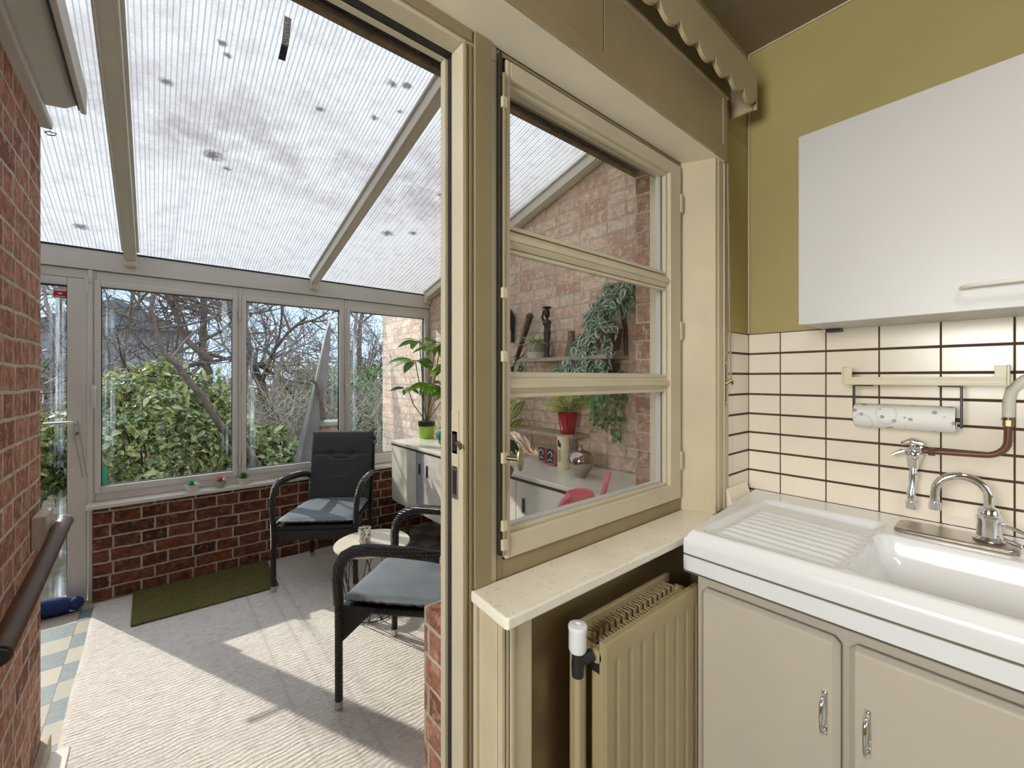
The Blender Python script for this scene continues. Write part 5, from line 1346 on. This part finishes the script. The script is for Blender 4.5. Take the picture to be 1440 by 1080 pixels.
tree('bare tree standing behind the ivy bush',[(3.6,10,-.1),(3.5,10,1.7),(3.7,10,3.8)],.07,6,3,20,M['twig'],maxn=550)
tree('pale twiggy tree at left, seen through the door glass',[(-.95,8.0,-.1),(-.9,8.0,1.4),(-1.1,8.0,2.6)],.045,7,3,18,M['twig'],maxn=500)
tree('small bare tree between the shrub and the far house',[(-.35,8.8,-.1),(-.4,8.8,1.5),(-.2,8.8,3.0)],.05,8,3,18,M['twig'],maxn=1000)
tree('distant bare tree behind the leaning one',[(1.6,12,0),(1.7,12,2.2),(1.4,12,4.8)],.10,10,3,22,M['bark'],maxn=900,thin=.0045)
tree('distant bare tree behind the garden wall corner',[(4.6,12.5,0),(4.6,12.5,2.2),(4.9,12.5,5)],.10,11,3,22,M['bark'],maxn=900,thin=.0045)
tree('distant bare tree far left of the dark house',[(-1.6,12,0),(-1.5,12,2.0),(-1.3,12,4)],.08,12,3,22,M['bark'],maxn=800,thin=.0045)
# thicket of countless twigs
def thicket(x0,x1,y0,y1,zt,n,mat,seed,label,nm='twig_thicket'):
    q=random.Random(seed); t=MB()
    for k in range(n):
        p=V(q.uniform(x0,x1),q.uniform(y0,y1),q.uniform(-.2,zt*.6)); d=(rdir(q,-.1,.9)+V(0,0,.5)).normalized(); L=q.uniform(.5,1.3); pp=[p]
        for i in range(4): d=(d+rdir(q)*.3+V(0,0,-.08)).normalized(); p=p+d*L/4; pp.append(p)
        t.tube(pp,[.0055,.005,.004,.003,.0018],3)
    return tag(t.build(nm,mat,loc=((x0+x1)/2,y0,0)),label,'brush',kind='stuff')
thicket(.9,3.4,6.6,8.4,1.5,1300,M['twigl'],1,'pale tangle of bare twigs outside the middle window')
thicket(-1.6,1.2,7.6,10,1.9,800,M['twig'],2,'grey tangle of bare twigs behind the shrubs')
thicket(2.2,5.4,8.6,11,2.6,1200,M['twig'],3,'grey tangle of bare twigs beyond the right window')

# far houses
hs=thing('far_house','dark roofed house glimpsed behind the trees on the left','house',(-.3,22,0))
MB().box(-3.2,.9,22,26,-.5,3.2).build('wall',M['housedark'],hs)
MB().prism([(-3.5,3.2),(1.2,3.2),(-1.1,4.3)],21.7,26.3,'y').build('roof',M['roofdark'],hs)
MB().box(-.2,.25,21.94,21.995,1.6,2.6).box(-1.8,-1.3,21.94,21.995,1.6,2.6).build('window',M['parasolcloth'],hs)
# closed parasol leaning outside the middle window
pr=thing('closed_parasol','closed grey garden parasol with white pole outside middle window','parasol',(1.28,5.3,-.2))
A=V(1.13,5.3,-.2); Bq=V(1.62,5.3,2.15); dr_=(Bq-A)
MB().tube([A,A+dr_*1.0],.014,10).build('pole',M['pvcw'],pr,smooth=50)
t=MB(); n=16; vs=[]; u=dr_.normalized(); sx_=V(1,0,0)-u*u.x; sx_.normalize(); sy_=u.cross(sx_)
for (f,r) in ((.12,.07),(.20,.10),(.28,.115),(.4,.10),(.55,.085),(.7,.055),(.86,.03),(.94,.012)):
    c=A+dr_*f+sx_*r*.75
    for k in range(n):
        a=2*PI*k/n; rr_=r*(1+.22*math.cos(a*5)); vs.append(c+sx_*rr_*math.cos(a)+sy_*rr_*math.sin(a))
t.add(vs,[(i*n+k,(i+1)*n+k,(i+1)*n+(k+1)%n,i*n+(k+1)%n) for i in range(7) for k in range(n)]+[tuple(range(n)),tuple(range(8*n-1,7*n-1,-1))])
t.build('folded_canopy',M['parasolcloth'],pr,smooth=50)
MB().tube([V(1.36,5.2,1.33),V(1.43,5.2,1.28),V(1.475,5.2,1.08),V(1.50,5.2,.86)],[.016,.028,.022,.036],10).build('wooden_finial',M['bark'],pr,smooth=50)
gb=thing('garden_pedestal','low brick pillar outside behind the chair','pillar',(1.58,5.25,-.2))
MB().box(1.44,1.72,5.25,5.5,-.3,.78).build('brick_shaft',M['brick_house'],gb,.005)
MB().box(1.41,1.75,5.22,5.53,.781,.83).build('cap',M['greypot'],gb,.008)
